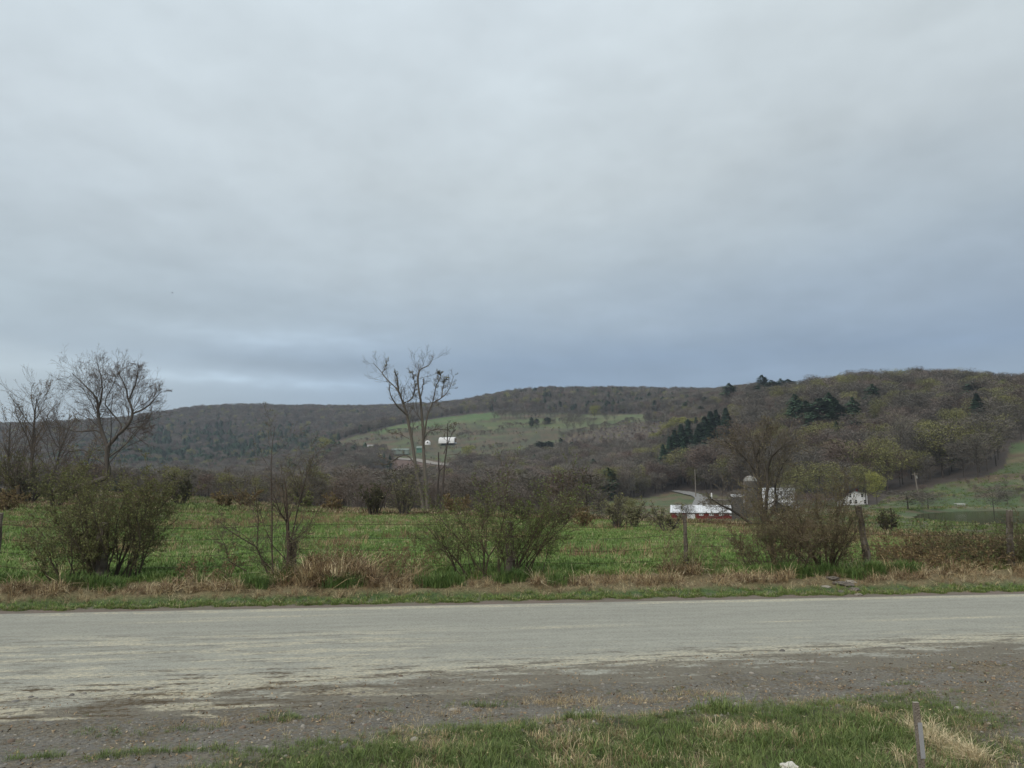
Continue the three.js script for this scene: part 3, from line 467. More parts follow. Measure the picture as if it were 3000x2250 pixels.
{
  const zt = 84, b = [slope(1246, 1486)[0] * zt, 0, -zt]; b[1] = groundY(b[0], b[2]); const pb = proj(...b);
  limbTree('twin_trunk_tree', 'tall twin trunk tree with broken crown and sparse pale leaves', b, { seed: 62, pal: { ...PAL.grey, bark: lin(98, 92, 84), leaf: lin(190, 188, 160), leaf2: lin(160, 158, 124) }, leaf: 0.18, size: 0.07, n0: 26, n1: 9, n2: 5, min: 0.006, ratio: 0.15,
    limbs: [[[[1243, pb[1] + 4], [1221, 1380], [1206, 1289], [1192, 1217], [1181, 1181], [1167, 1145], [1141, 1119, .5], [1120, 1094, 1], [1094, 1062, 1.5]], [0.22, 0.025], 1],
      [[[1120, 1094, 1], [1128, 1078, 1], [1138, 1050, 1]], [0.06, 0.02], 0.6], [[[1192, 1217], [1160, 1185, -1], [1142, 1150, -1.5], [1141, 1118, -1.5]], [0.09, 0.04], 0.3],
      [[[1167, 1145], [1163, 1105, -.5], [1156, 1086, -1]], [0.10, 0.05], 0.5], [[[1181, 1181], [1206, 1168, -1], [1216, 1130, -1.5], [1206, 1090, -2]], [0.09, 0.02], 1.5],
      [[[1253, pb[1] + 6], [1247, 1400], [1242, 1343], [1239, 1253], [1233, 1181], [1226, 1137], [1224, 1105], [1232, 1083, .4], [1257, 1069, .8], [1270, 1046, 1]], [0.23, 0.025], 0.9],
      [[[1233, 1160], [1240, 1125, .8], [1243, 1112, .8]], [0.06, 0.04], 0.3],
      [[[1241, 1289], [1250, 1231, -.6], [1268, 1181, -1], [1293, 1166, -1.4], [1315, 1141, -1.6], [1330, 1100, -1.8]], [0.11, 0.02], 1.3],
      [[[1268, 1181, -1], [1278, 1130, -1], [1292, 1100, -1], [1284, 1092, -1]], [0.07, 0.02], 1.6], [[[1293, 1166, -1.4], [1300, 1125, -.4], [1310, 1105, -.4]], [0.06, 0.02], 1.6],
      [[[1241, 1292], [1255, 1266, .5], [1282, 1257, 1], [1312, 1258, 1.5], [1336, 1242, 1.8]], [0.08, 0.02], 1],
      [[[1217, 1362], [1195, 1336, .5], [1170, 1338, 1], [1150, 1352, 1.2], [1125, 1362, 1.5], [1106, 1358, 1.8]], [0.10, 0.03], 0.9],
      [[[1150, 1352, 1.2], [1120, 1340, 1.8], [1108, 1332, 2]], [0.06, 0.03], 0.6], [[[1206, 1289], [1165, 1270, 1], [1140, 1268, 1.5]], [0.05, 0.02], 0.5]] });
  const d = [slope(1290, 1486)[0] * 86, 0, -86]; d[1] = groundY(d[0], d[2]);
  limbTree('dead_snag', 'slender dead snag with broken tops next to the twin trunk tree', d, { seed: 63, pal: { ...PAL.grey, bark: lin(84, 76, 70) }, n0: 5, n1: 4, n2: 3, ratio: 0.2, limbs: [[[[1282, 1484], [1283, 1440], [1286, 1380], [1285, 1325]], [0.13, 0.07], 0.4], [[[1286, 1382], [1296, 1372], [1303, 1362]], [0.07, 0.05], 0.3], [[[1294, 1484], [1298, 1420], [1303, 1360], [1310, 1290], [1312, 1240]], [0.14, 0.04], 1.2], [[[1300, 1330], [1320, 1280, .5], [1338, 1240, .8]], [0.06, 0.02], 1]] });
}
{
  const b = hit(2240, 1550, 60); b[2] = Math.max(b[2], -100); b[1] = groundY(b[0], b[2]); const pb = proj(...b);
  limbTree('spreading_tree', 'wide reddish budding tree with low fallen limb in front of the silos', b, { seed: 64, pal: { ...PAL.brown, bark: lin(70, 64, 58), twig: lin(112, 103, 92), leaf: lin(124, 112, 90), leaf2: lin(120, 114, 82) }, leaf: 0.5, size: 0.09, n0: 15, n1: 10, n2: 6, min: 0.008, ratio: 0.46, limbs: [
    [[[2245, pb[1] + 4], [2237, 1523], [2226, 1471], [2221, 1385, 1], [2212, 1327, 1], [2195, 1260, 1.5]], [0.28, 0.03], 1.6],
    [[[2240, 1520], [2247, 1442, -1], [2250, 1370, -1], [2262, 1338, -1.5], [2290, 1310, -2], [2320, 1290, -2]], [0.15, 0.025], 1.6],
    [[[2246, 1530], [2273, 1471, .5], [2271, 1425, .8], [2290, 1370, 1], [2310, 1340, 1]], [0.13, 0.025], 1.3],
    [[[2221, 1400, 1], [2190, 1350, 1.5], [2160, 1320, 2], [2120, 1290, 2]], [0.09, 0.02], 1.5], [[[2215, 1340, 1], [2235, 1290, 0], [2250, 1245, -.5]], [0.08, 0.02], 1.4],
    [[[2228, 1552, -1], [2195, 1530, -1], [2145, 1495, -1], [2119, 1483, -1], [2093, 1468, -1], [2074, 1452, -1]], [0.14, 0.03], 1], [[[2255, 1540], [2290, 1520, -1], [2330, 1510, -1.5]], [0.1, 0.03], 0.8]] });
}
// bushes at the back of the meadow: [x, base y, top y, width in pixels, palette, label]
const bushes = [
  [530, 1482, 1385, 110, 'dark', 'dark round bush with a low side branch at the back of the meadow'], [78, 1476, 1340, 180, 'dark', 'tall dark thicket bush at the left back of the meadow'], [165, 1490, 1400, 150, 'olive', 'olive brush beside the tall dark thicket'], [45, 1470, 1330, 150, 'olive', 'olive haze of brush behind the tall dark thicket'], [215, 1470, 1360, 130, 'olive', 'brushy olive growth under the spreading bare tree'], [20, 1500, 1440, 120, 'brown', 'brown scrub in front of the tall dark thicket'],
  [1095, 1512, 1395, 90, 'dark', 'small tree with a dark ivy covered trunk at the meadow edge'], [1183, 1512, 1385, 130, 'grey', 'crooked small bare tree beside the ivy covered one'], [880, 1486, 1340, 90, 'grey', 'pale stemmed young tree over a low green shrub'], [895, 1492, 1450, 60, 'olive', 'low green shrub under the pale young tree'],
  [1805, 1548, 1450, 120, 'grey', 'rounded bare bush standing before the valley wood'], [1858, 1546, 1470, 100, 'grey', 'smaller bare bush touching the rounded one'], [1955, 1560, 1470, 150, 'grey', 'spreading bare bush in front of the red barn'], [1710, 1545, 1490, 90, 'brown', 'low brown bush at the far meadow edge'],
  [660, 1488, 1440, 60, 'brown', 'reddish scrub behind the sapling clump'], [1640, 1542, 1460, 120, 'grey', 'grey bush beyond the vase shaped shrub'], [420, 1484, 1440, 80, 'brown', 'brown scrub between the bare tree and the dark round bush'], [1330, 1508, 1450, 90, 'brown', 'brown thicket at the foot of the dead snag'], [980, 1500, 1450, 70, 'brown', 'brown weeds by the pale field track'], [720, 1490, 1430, 80, 'brown', 'dry brush at the back of the meadow behind the tall stem'], [1420, 1525, 1460, 120, 'grey', 'grey brush showing above the vase shaped shrub'], [250, 1484, 1425, 90, 'olive', 'green brush behind the dense olive shrub'], [2600, 1560, 1490, 60, 'dark', 'young dark tree on the slope below the white house'], [1530, 1530, 1470, 110, 'dark', 'dark brush behind the splayed stems of the green shrub']];
bushes.forEach(([x, yb, yt, w, pal, label], k) => { w *= 1.3; yt -= (yb - yt) * 0.25;
  const b = hit(x, yb, 35); const Z = Math.min(-b[2], 110); b[0] = slope(x, yb)[0] * Z; b[2] = -Z; b[1] = groundY(b[0], b[2]);
  const h = (yb - yt) * Z / F, s = Z / 15;
  shrub('meadow_bush', label, b, { seed: 100 + k, stems: 11, h: h, out: 0.62 * w / (yb - yt), n0: 8, n1: 6, n2: 3, leaf: 1.6, size: 0.022 * s, min: 0.0025 * s, pal: PAL[pal], rad: 0.05 * h / 3, foot: 0.08 * h, cat: 'bush' });
});
// trees beyond the left thicket, with limbs from seeds
function seedTree(name, label, b, h, seed, pal, leaf, group, wide = 1) {
  const r = rng(seed), T = new Geo(), B = new Geo(), L = new Geo(), t = thing(name, label, 'tree', b, 0, group), q = -b[2] / 80;
  const cfg = Object.assign([{ segs: 8, wander: 0.08, up: 0.3, n: 16, t0: 0.22, angle: 0.6 * wide, ratio: 0.45, rr: 0.5, tip: 0.2, sides: 6 }, { segs: 5, wander: 0.2, up: 0.35, n: 8, t0: 0.2, angle: 0.6, ratio: 0.5, rr: 0.6, sides: 3, min: 0.012 * q }, { segs: 3, wander: 0.3, up: 0.3, n: 5, t0: 0.15, angle: 0.6, ratio: 0.5, rr: 0.65, sides: 3, min: 0.010 * q, leaf: leaf * 0.5, size: 0.12 * q }, { segs: 2, wander: 0.3, up: 0.2, sides: 3, min: 0.008 * q, leaf, size: 0.12 * q }], { trunkLevels: 1 });
  grow(T, B, L, r, [0, -0.3, 0], [0.05 * (r() - .5), 1, 0.05 * (r() - .5)], h, h * 0.018 + 0.05, 0, cfg, pal); tree3(t, T, B, L); return t;
}
for (const [x, yb, yt, seed, lab] of [[85, 1450, 1165, 71, 'slender tall bare tree above the dark thicket'], [20, 1450, 1235, 72, 'bare tree whose crown fills the thicket edge'], [150, 1450, 1240, 73, 'short bare tree between the thicket and the large spreading one'], [235, 1445, 1300, 74, 'small bare tree under the spreading limbs']]) { const Z = 105, u = slope(x, yb)[0], b = [u * Z, groundY(u * Z, -Z), -Z]; seedTree('bare_tree', lab, b, (proj(...b)[1] - yt) * Z / F, seed, { ...PAL.grey, leaf: lin(132, 110, 92), leaf2: lin(122, 112, 80) }, 0.8); }
console.log('near plants done');

// ================================================================ FOREST TREES: prototypes, single trees, woods
function crownTree(seed, o) { // small tree for far slopes: trunk geometry and crown geometry, height 1 = o.h metres
  const r = rng(seed), T = new Geo(), Cn = new Geo(), H = o.h;
  T.tube([[0, -0.8, 0], [0.05, H * 0.3, 0.04], [-0.05, H * 0.62, 0], [0.04, H * 0.92, 0.05]], [0.012 * H, 0.009 * H, 0.006 * H, 0.002 * H].map((q) => q * (o.trunk ?? 1)), 5, o.bark);
  const nl = o.limbs ?? 12;
  const ends = [];
  for (let k = 0; k < nl; k++) { const t = (o.low ?? 0.2) + 0.58 * k / nl + 0.1 * r(), a = r() * 6.2832, l = H * (0.22 + 0.14 * r()) * (o.wide ?? 1), y0 = H * t, e = [Math.cos(a) * l * 0.75, y0 + l * 0.8, Math.sin(a) * l * 0.75]; T.tube([[0, y0, 0], [e[0] * 0.55, mix(y0, e[1], 0.42), e[2] * 0.55], e], [0.0042 * H, 0.003 * H, 0.0012 * H], 3, o.bark); ends.push(e); }
  if (o.kind === 'conifer') {
    for (let k = 0; k < o.n; k++) { const t = Math.pow(r(), 0.8), y = H * (0.12 + 0.88 * t), rad = o.round ? H * 0.27 * Math.sqrt(Math.max(0.02, 1 - (2 * t - 0.95) ** 2)) * (0.6 + 0.7 * Math.abs(n2(t * 6, seed))) : H * 0.2 * Math.pow(1.03 - t, 0.85) * (0.75 + 0.5 * Math.abs(n2(t * 9, seed))), a = r() * 6.2832, q = rad * (0.35 + 0.65 * r()), w = H * 0.022 * (0.6 + r()), l = rad * 0.55 + 0.25; const ca = Math.cos(a), sa = Math.sin(a), c = mul(mixc(o.c1, o.c2, r()), 0.7 + 0.6 * r()); const p = [ca * (q - l * .5), y + 0.12 * l, sa * (q - l * .5)], e = [ca * (q + l * .5), y - 0.25 * l + (o.flat ?? 0) * r(), sa * (q + l * .5)]; Cn.quad(p, [mix(p[0], e[0], .6) - sa * w, mix(p[1], e[1], .4), mix(p[2], e[2], .6) + ca * w], e, [mix(p[0], e[0], .6) + sa * w, mix(p[1], e[1], .4) - .1, mix(p[2], e[2], .6) - ca * w], c); }
  } else {
    const lobes = ends.map((e) => [e[0] * 0.85, e[1] * 0.97, e[2] * 0.85, H * (0.10 + 0.09 * r()) * (o.wide ?? 1)]); lobes.push([0, H * 0.85, 0, H * 0.13]); lobes.push([0, H * 0.58, 0, H * 0.17]); lobes.push([0, H * 0.36, 0, H * 0.14]);
    for (let k = 0; k < o.n; k++) {
      const b = lobes[Math.floor(r() * lobes.length)], d = rv(r), q = b[3] * Math.pow(r(), 0.22), p = [b[0] + d[0] * q, b[1] + d[1] * q - Math.max(0, b[1] - H * 0.86) * 0.75, b[2] + d[2] * q], c = mul(mixc(o.c1, o.c2, r()), 0.7 + 0.6 * r());
      if (o.kind === 'bare') { const g = nrm([p[0] * 0.35 + (r() - .5) * 2.4, 0.25 + 0.9 * r(), p[2] * 0.35 + (r() - .5) * 2.4]), s = nrm(cross(g, rv(r))), l = o.card * (0.6 + 0.8 * r()), w = o.cw * (0.5 + r()); Cn.tri([p[0] - s[0] * w, p[1] - s[1] * w, p[2] - s[2] * w], [p[0] + s[0] * w, p[1] + s[1] * w, p[2] + s[2] * w], [p[0] + g[0] * l, p[1] + g[1] * l, p[2] + g[2] * l], c); }
      else leaf(Cn, r, p, o.card, c);
    }
  }
  return { T, C: Cn };
}
const barkF = lin(74, 67, 61);
const KINDS = {
  bare: { n: 2300, kind: 'bare', h: 14, wide: 1.2, card: 0.85, cw: 0.062, c1: lin(114, 108, 99), c2: lin(97, 92, 84), bark: barkF },
  grey: { n: 2100, kind: 'bare', h: 14, wide: 1.2, card: 0.85, cw: 0.06, c1: lin(126, 116, 108), c2: lin(106, 96, 88), bark: lin(98, 90, 84) },
  red: { n: 2300, kind: 'bare', h: 13, wide: 1.15, card: 0.8, cw: 0.06, c1: lin(114, 96, 87), c2: lin(98, 86, 77), bark: barkF },
  olive: { n: 4200, kind: 'leafy', h: 14, card: 0.26, c1: lin(130, 128, 80), c2: lin(112, 111, 72), bark: barkF, wide: 1.1 },
  lime: { n: 3600, kind: 'leafy', h: 11, card: 0.27, c1: lin(146, 146, 78), c2: lin(128, 128, 70), bark: barkF, wide: 1.1 },
  pine: { n: 1100, kind: 'conifer', round: true, h: 16, c1: lin(80, 108, 76), c2: lin(60, 88, 64), bark: lin(66, 58, 50), limbs: 0, flat: 0.7 },
  spruce: { n: 1000, kind: 'conifer', h: 15, c1: lin(64, 92, 68), c2: lin(50, 76, 58), bark: lin(58, 52, 46), limbs: 0 },
};
const protos = {};
for (const [k, o] of Object.entries(KINDS)) protos[k] = [1, 2, 3].map((s) => { const { T, C: Cn } = crownTree(s * 17 + k.length * 5, o); const all = new Geo().add(T).add(Cn); return { trunk: T.build(), crown: Cn.build(), all: all.build(), h: o.h }; });
const protoThings = {};
function single(kind, v, b, h, w, label, group, turn, as) {
  const p = protos[kind][v], key = kind + v, sc = [w, h / p.h, w], name = { bare: 'bare_tree', grey: 'grey_bare_tree', red: 'reddish_tree', olive: 'budding_tree', lime: 'yellow_green_tree', pine: 'pine_tree', spruce: 'spruce_tree' }[kind];
  if (protoThings[key]) { const o = copy(protoThings[key], b, turn, sc, label, group, as); if (!group) delete o.userData.group; return o; }
  const t = thing(as ?? name, label, 'tree', b, turn, group); t.scale.set(...sc); mesh('trunk', p.trunk, M.veg, t); mesh('crown', p.crown, M.veg, t); protoThings[key] = t; return t;
}
// trees one can point to: [kind, x, base y, top y, width px, nearest distance, label, group]
const own = [
  ['olive', 2762, 1400, 1240, 125, 200, 'broad olive budding tree at the wood edge above the pasture'], ['olive', 2602, 1450, 1282, 85, 200, 'tall olive budding tree right behind the white house'], ['lime', 2570, 1480, 1385, 52, 150, 'yellowish small tree at the corner of the white house'], ['olive', 2335, 1485, 1412, 90, 150, 'pale olive tree next to the big white barn'], ['olive', 2405, 1488, 1360, 118, 150, 'large spreading olive tree between the white barn and the white house'],
  ['olive', 2475, 1440, 1300, 70, 250, 'olive tree on the slope above the white house roof'], ['lime', 2545, 1180, 1135, 50, 400, 'bright yellow green tree high on the wooded hill'], ['grey', 2660, 1400, 1200, 60, 200, 'pale grey crowned tree standing tall at the wood edge'], ['bare', 2645, 1420, 1230, 70, 200, 'dark trunked bare tree at the foot of the hill'], ['olive', 2870, 1385, 1240, 90, 200, 'olive tree at the upper right edge of the pasture'], ['spruce', 2872, 1290, 1152, 56, 300, 'lone dark spruce on the hill above the pasture'], ['bare', 2912, 1500, 1430, 66, 100, 'leaning small bare tree standing alone in the pasture'], ['bare', 2660, 1495, 1440, 110, 120, 'dark rounded thicket tree behind the pond'], ['bare', 2720, 1492, 1445, 70, 120, 'brushy small tree at the back bank of the pond'], ['bare', 2952, 1482, 1440, 40, 120, 'tiny bare tree beyond the pond'],
  ['grey', 2118, 1530, 1462, 60, 120, 'small bare tree at the near corner of the red barn'], ['bare', 2182, 1532, 1440, 70, 120, 'bare tree screening the foot of the tall silo'], ['bare', 2292, 1532, 1428, 80, 120, 'bare tree growing before the dark open shed'], ['grey', 2340, 1530, 1450, 60, 120, 'pale bare tree to the right of the white barn'], ['red', 2395, 1528, 1460, 60, 120, 'reddish bare tree below the large spreading olive tree'], ['bare', 2010, 1540, 1480, 60, 100, 'bare bush growing at the left end of the red barn'],
  ['bare', 2705, 1505, 1442, 16, 120, 'thin dark sapling at the tip of the pond'],
  ...[[1985, 1292, 1222, 46], [2015, 1290, 1228, 46], [1945, 1300, 1258, 34], [2000, 1320, 1262, 50], [1965, 1300, 1240, 40], [1920, 1302, 1268, 36], [2050, 1380, 1305, 46]].map(([x, b, t, w]) => ['lime', x, b, t, w, 450, 'soft yellow green tree on the slope by the dark spruce row', 'yellow green trees by the spruce row']),
  ...[[1742, 1228, 1188, 30, 'yellow green tree alone at the top field edge'], [952, 1335, 1283, 34, 'bright yellow tree where the hill road starts'], [868, 1352, 1318, 24, 'small yellow tree in the valley wood'], [1040, 1330, 1304, 22, 'small pale green tree beside the grey hill house'], [1372, 1350, 1306, 36, 'pale yellow tree below the white hoop barn'], [2350, 1290, 1240, 44, 'faint green tree in the wood above the farm'], [2540, 1300, 1250, 44, 'olive green crown in the wood above the white house']].map(([x, b, t, w, l]) => ['lime', x, b, t, w, 450, l]),
  ...[[2128, 1300, 1225, 30], [2108, 1306, 1228, 32], [2088, 1312, 1236, 32], [2066, 1322, 1246, 32], [2046, 1330, 1256, 30], [2024, 1340, 1270, 30], [2004, 1352, 1282, 30], [1982, 1362, 1296, 30], [1962, 1372, 1306, 30], [1948, 1390, 1322, 28], [2000, 1380, 1310, 30], [2040, 1352, 1290, 30], [2078, 1344, 1272, 32]].map(([x, b, t, w]) => ['spruce', x, b + 34, t - 10, w * 1.7, 380, 'dark spruce in the slanting row below the yellow green trees', 'slanting row of dark spruces']),
  ...[[2340, 1258, 1186, 40], [2372, 1262, 1190, 44], [2402, 1264, 1180, 46], [2432, 1256, 1170, 40], [2460, 1268, 1206, 36], [2500, 1262, 1198, 34], [2386, 1285, 1222, 40], [2440, 1284, 1225, 36], [2555, 1195, 1142, 36]].map(([x, b, t, w]) => ['pine', x, b + 34, t - 14, w * 1.7, 380, 'dark pine in the middle of the wooded hill', 'pines amid the wooded hill']),
  ...[[2132, 1140], [2232, 1117], [2262, 1116], [2312, 1110], [2372, 1107], [2464, 1096], [2512, 1091], [2540, 1094], [2590, 1087], [2636, 1084], [2690, 1091], [2730, 1084], [2800, 1086], [2845, 1090], [2338, 1109], [2420, 1102], [2490, 1094], [2566, 1092], [2614, 1086], [2664, 1088], [2284, 1113], [2762, 1086]].map(([x, t]) => ['pine', x, t + 62, t - 4, 46, 540, 'dark pine rising from the skyline of the wooded hill', 'skyline pines of the wooded hill']),
  ...[[1562, 1250, 1222, 26], [1578, 1322, 1300, 36], [1602, 1318, 1296, 36], [1640, 1312, 1290, 28], [1668, 1326, 1302, 34], [1690, 1322, 1298, 36], [1716, 1320, 1300, 30], [1540, 1336, 1312, 26], [1484, 1350, 1328, 20], [1448, 1352, 1336, 16], [1605, 1238, 1224, 22], [1570, 1242, 1228, 24], [1005, 1402, 1388, 14]].map(([x, b, t, w]) => ['pine', x, b + 4, t - 2, w, 500, 'low dark evergreen scattered on the hillside field', 'evergreens on the hillside field']),
  ...[[1664, 1268, 1214, 26], [1682, 1270, 1208, 30], [1700, 1262, 1218, 20], [1722, 1256, 1222, 18], [1738, 1250, 1224, 18], [1778, 1240, 1208, 18], [1800, 1236, 1206, 18], [1850, 1272, 1240, 18], [1900, 1270, 1232, 18]].map(([x, b, t, w]) => ['bare', x, b, t, w, 600, 'bare tree standing in the hillside hedgerow', 'hedgerow trees on the hillside']),
  ...Array.from({ length: 24 }, (_, k) => ['bare', 1448 + k * 11, 1231 - k * 0.5, 1204 - (k % 5) * 2, 16, 700, 'bare tree in the strip between the two hill fields', 'trees between the hill fields']),
];
const rt = rng(501);
own.forEach(([kind, x, yb, yt, w, zmin, label, group], k) => { if (group && (kind === 'pine' || kind === 'spruce')) { yt += (rt() - 0.5) * 0.3 * (yb - yt) - (/amid|slanting/.test(group) ? 12 : /skyline/.test(group) ? 4 : 0); w *= 0.7 + 0.6 * rt(); x += (rt() - .5) * 14; } const b = hit(x, yb, zmin), Z = -b[2], p = protos[kind][k % 3], h = (yb - yt) * Z / F, wide = { pine: 0.5, spruce: 0.26 }[kind] ?? 0.55; single(kind, k % 3, b, h, w * Z / F / (p.h * wide), label, group, rt() * 6); });

{ const r = rng(640);
  for (let k = 0; k < 95; k++) { const px = 330 + 1540 * (k + r()) / 95, Z = (px < 900 ? 135 : 88) + 40 * r(), u = slope(px, 1480)[0], b = [u * Z, groundY(u * Z, -Z), -Z], kind = ['bare', 'grey', 'red', 'bare', 'olive'][Math.floor(r() * 5)], h = (2.6 + 3.6 * r()) * (px > 1750 ? 0.6 : 1); single(kind, k % 3, b, h, h / 13 * (0.9 + 0.7 * r()), { bare: 'brown leafless scrub tree in the belt behind the meadow', grey: 'grey leafless scrub tree in the belt behind the meadow', red: 'reddish scrub tree in the belt behind the meadow', olive: 'olive budding scrub tree in the belt behind the meadow' }[kind], kind + ' scrub of the belt behind the meadow', r() * 6, 'scrub_tree'); }
  for (let k = 0; k < 34; k++) { const px = 2575 + 460 * r(), py = 1400 + 90 * r(), b = hit(px, py, 120); if (pondD(b[0], b[2]) < 1.1 || cover(b[0], b[1], b[2]) !== 'pasture') continue; const h = 0.9 + 2.6 * r() * r(); single(r() < 0.5 ? 'bare' : 'red', k % 3, b, h, h / 11 * (0.8 + 0.8 * r()), 'low leafless bush dotted over the green pasture', 'low bushes on the pasture', r() * 6, 'low_bush'); }
}
{ const r = rng(733);
  for (const [P, n, h0] of [[[[1460, 1256], [1560, 1247], [1700, 1236]], 26, 6], [[[1640, 1286], [1760, 1258], [1850, 1240], [1960, 1236]], 30, 7], [[[1330, 1282], [1400, 1272], [1480, 1268]], 14, 6], [[[1090, 1272], [1160, 1268], [1240, 1262]], 16, 5], [[[960, 1312], [1060, 1292], [1180, 1288]], 16, 4], [[[1380, 1320], [1460, 1312], [1540, 1300]], 14, 4], [[[1700, 1216], [1850, 1212], [1990, 1212]], 18, 8]])
    for (let k = 0; k < n; k++) { const f = (k + r()) / n * (P.length - 1), q = Math.floor(f), px = mix(P[q][0], P[q + 1][0], f - q), py = mix(P[q][1], P[q + 1][1], f - q) + (r() - .5) * 5, b = hit(px, py, 650), h = h0 * (0.6 + 0.9 * r()), kd = r() < 0.7 ? 'bare' : 'red'; single(kd, k % 3, b, h, h / 12 * (1 + 0.8 * r()), kd === 'bare' ? 'dark leafless bush in the hedge lines of the hill fields' : 'reddish leafless bush in the hedge lines of the hill fields', kd + ' bushes of the hill hedges', r() * 6, 'hedge_bush'); } }
// what can be seen: lowest picture row the ground reaches in each column up to a distance
const HZ = [60]; while (HZ[HZ.length - 1] < 3000) HZ.push(HZ[HZ.length - 1] * 1.03);
const HC = []; for (let x = -200; x <= 3200; x += 25) { const u = slope(x, 1400)[0]; let m = 1e9; HC.push(HZ.map((Z) => m = Math.min(m, proj(u * Z, groundY(u * Z, -Z), -Z)[1]))); }
const seen = (x, y, z, h) => { const [px, py] = proj(x, y + h, z), c = HC[clamp(Math.round((px + 200) / 25), 0, HC.length - 1)], k = Math.max(0, Math.floor(Math.log(-z / 60) / Math.log(1.03)) - 1); return py < c[Math.min(k, c.length - 1)] + 4; };
const woods = [];
const rw = rng(900);
for (const [z0, z1, sp] of [[120, 750, 7.6], [750, 1300, 8.8], [1300, 2450, 11]]) {
  for (let z = z0; z < z1; z += sp) for (let x = -0.8 * z; x < 0.8 * z; x += sp) {
    const X = x + (rw() - .5) * sp * 1.3, Z = z + (rw() - .5) * sp * 1.3, q = rw(), q2 = rw(), q3 = rw(), q4 = rw(); const y = groundY(X, -Z), k = cover(X, y, -Z), [px, py] = proj(X, y, -Z);
    let kind = null, h = 14; if (px > 1950 && Z > 250 && Z < 720 && q4 < 0.48) continue;
    if (k === 'wood') {
      const e = (cx, cy, rx, ry) => Math.exp(-(((px - cx) / rx) ** 2) - ((py - cy) / ry) ** 2), patch = 0.5 + fbm(X * 0.011, Z * 0.011, 3);
      const pine = clamp(1.3 * e(720, 1318, 330, 42) * sm(0.2, 0.55, patch) + 0.9 * e(430, 1345, 200, 45) * sm(0.25, 0.6, patch) + 0.6 * e(600, 1258, 220, 16) * sm(0.3, 0.6, patch) + 0.6 * e(1850, 1195, 320, 26) * sm(0.3, 0.75, patch) + 0.28 * e(1700, 1160, 300, 10) + 0.35 * e(2000, 1340, 110, 60) * sm(0.3, 0.6, patch) + 0.10 * sm(0.55, 0.9, patch));
      kind = q < pine ? (q2 < 0.7 ? 'pine' : 'spruce') : q < pine + 0.05 + (px > 2280 && Z < 720 ? 0.22 : 0.04) ? 'olive' : q2 < 0.62 ? 'bare' : q2 < 0.82 ? 'grey' : 'red';
      h = (kind === 'pine' ? 14 : 14) * (0.65 + 0.65 * q3); if (px > 1950 && Z < 720) h *= 1.28; if (px < 1700) h *= mix(0.45, 1, sm(190, 520, Z)); else if (Z < 300) h *= 0.78;
    } else if (k === 'brush') { if (q < 0.55) { kind = q2 < 0.7 ? 'red' : 'olive'; h = 2 + 3 * q3; } }
    else if (k === 'rough') { if (q < 0.07 + 0.7 * sm(0.1, 0.4, fbm(X * .012, Z * .012, 3))) { kind = q2 < 0.6 ? 'bare' : q2 < 0.85 ? 'olive' : 'red'; h = 1.6 + 3.2 * q3; } }
    else if (k === 'red') { if (q < 0.35) { kind = 'red'; h = 1.5 + 1.5 * q3; } }
    if (!kind || px < -150 || px > 3150 || !seen(X, y, -Z, h)) continue;
    woods.push({ kind, X, y, Z, h, w: (0.85 + 0.55 * q4) * h / KINDS[kind].h, v: Math.floor(q2 * 9973) % 3, turn: q3 * 50, tone: 0.5 + 0.8 * rw() + 0.25 * q3, big: h / Z });
  }
}
console.log('wood trees', woods.length);
woods.sort((a, b) => b.big - a.big);
const G1 = { bare: ['bare brown tree in the valley and hillside woods', 'bare trees of the woods'], grey: ['pale grey bare tree in the valley and hillside woods', 'grey trees of the woods'], red: ['reddish brown bare tree in the valley and hillside woods', 'reddish trees of the woods'], olive: ['olive budding tree within the hillside woods', 'olive trees of the woods'], pine: ['dark pine within the hillside woods', 'pines of the woods'], spruce: ['dark spruce within the hillside woods', 'spruces of the woods'] };
const most = { bare: 220, grey: 70, red: 60, olive: 80, pine: 50, spruce: 20 }, used = {}, rest = {};
for (const t of woods) { used[t.kind] = (used[t.kind] ?? 0) + 1; if (used[t.kind] <= most[t.kind]) single(t.kind, t.v, [t.X, t.y, -t.Z], t.h, t.w, G1[t.kind][0], G1[t.kind][1], t.turn); else (rest[t.kind + t.v] ??= []).push(t); }
const dummy = new THREE.Object3D(), colr = new THREE.Color();
for (const [key, list] of Object.entries(rest)) {
  const kind = key.slice(0, -1), im = new THREE.InstancedMesh(protos[kind][+key.slice(-1)].all, M.veg, list.length); im.name = numbered({ bare: 'bare_woodland', grey: 'grey_woodland', red: 'reddish_woodland', olive: 'budding_woodland', pine: 'pine_woodland', spruce: 'spruce_woodland' }[kind]);
  list.forEach((t, k) => { dummy.position.set(t.X, t.y, -t.Z); dummy.rotation.set(0, t.turn, 0); dummy.scale.set(t.w, t.h / KINDS[kind].h, t.w); dummy.updateMatrix(); im.setMatrixAt(k, dummy.matrix); im.setColorAt(k, colr.setRGB(t.tone, t.tone, t.tone)); });
  shadows(im); scene.add(im); tag(im, `far off ${kind === 'bare' ? 'brown leafless' : kind === 'grey' ? 'grey leafless' : kind === 'red' ? 'reddish leafless' : kind === 'olive' ? 'olive budding' : kind} woodland covering the hills`, 'woodland', null, 'stuff');
}
console.log('woods done');
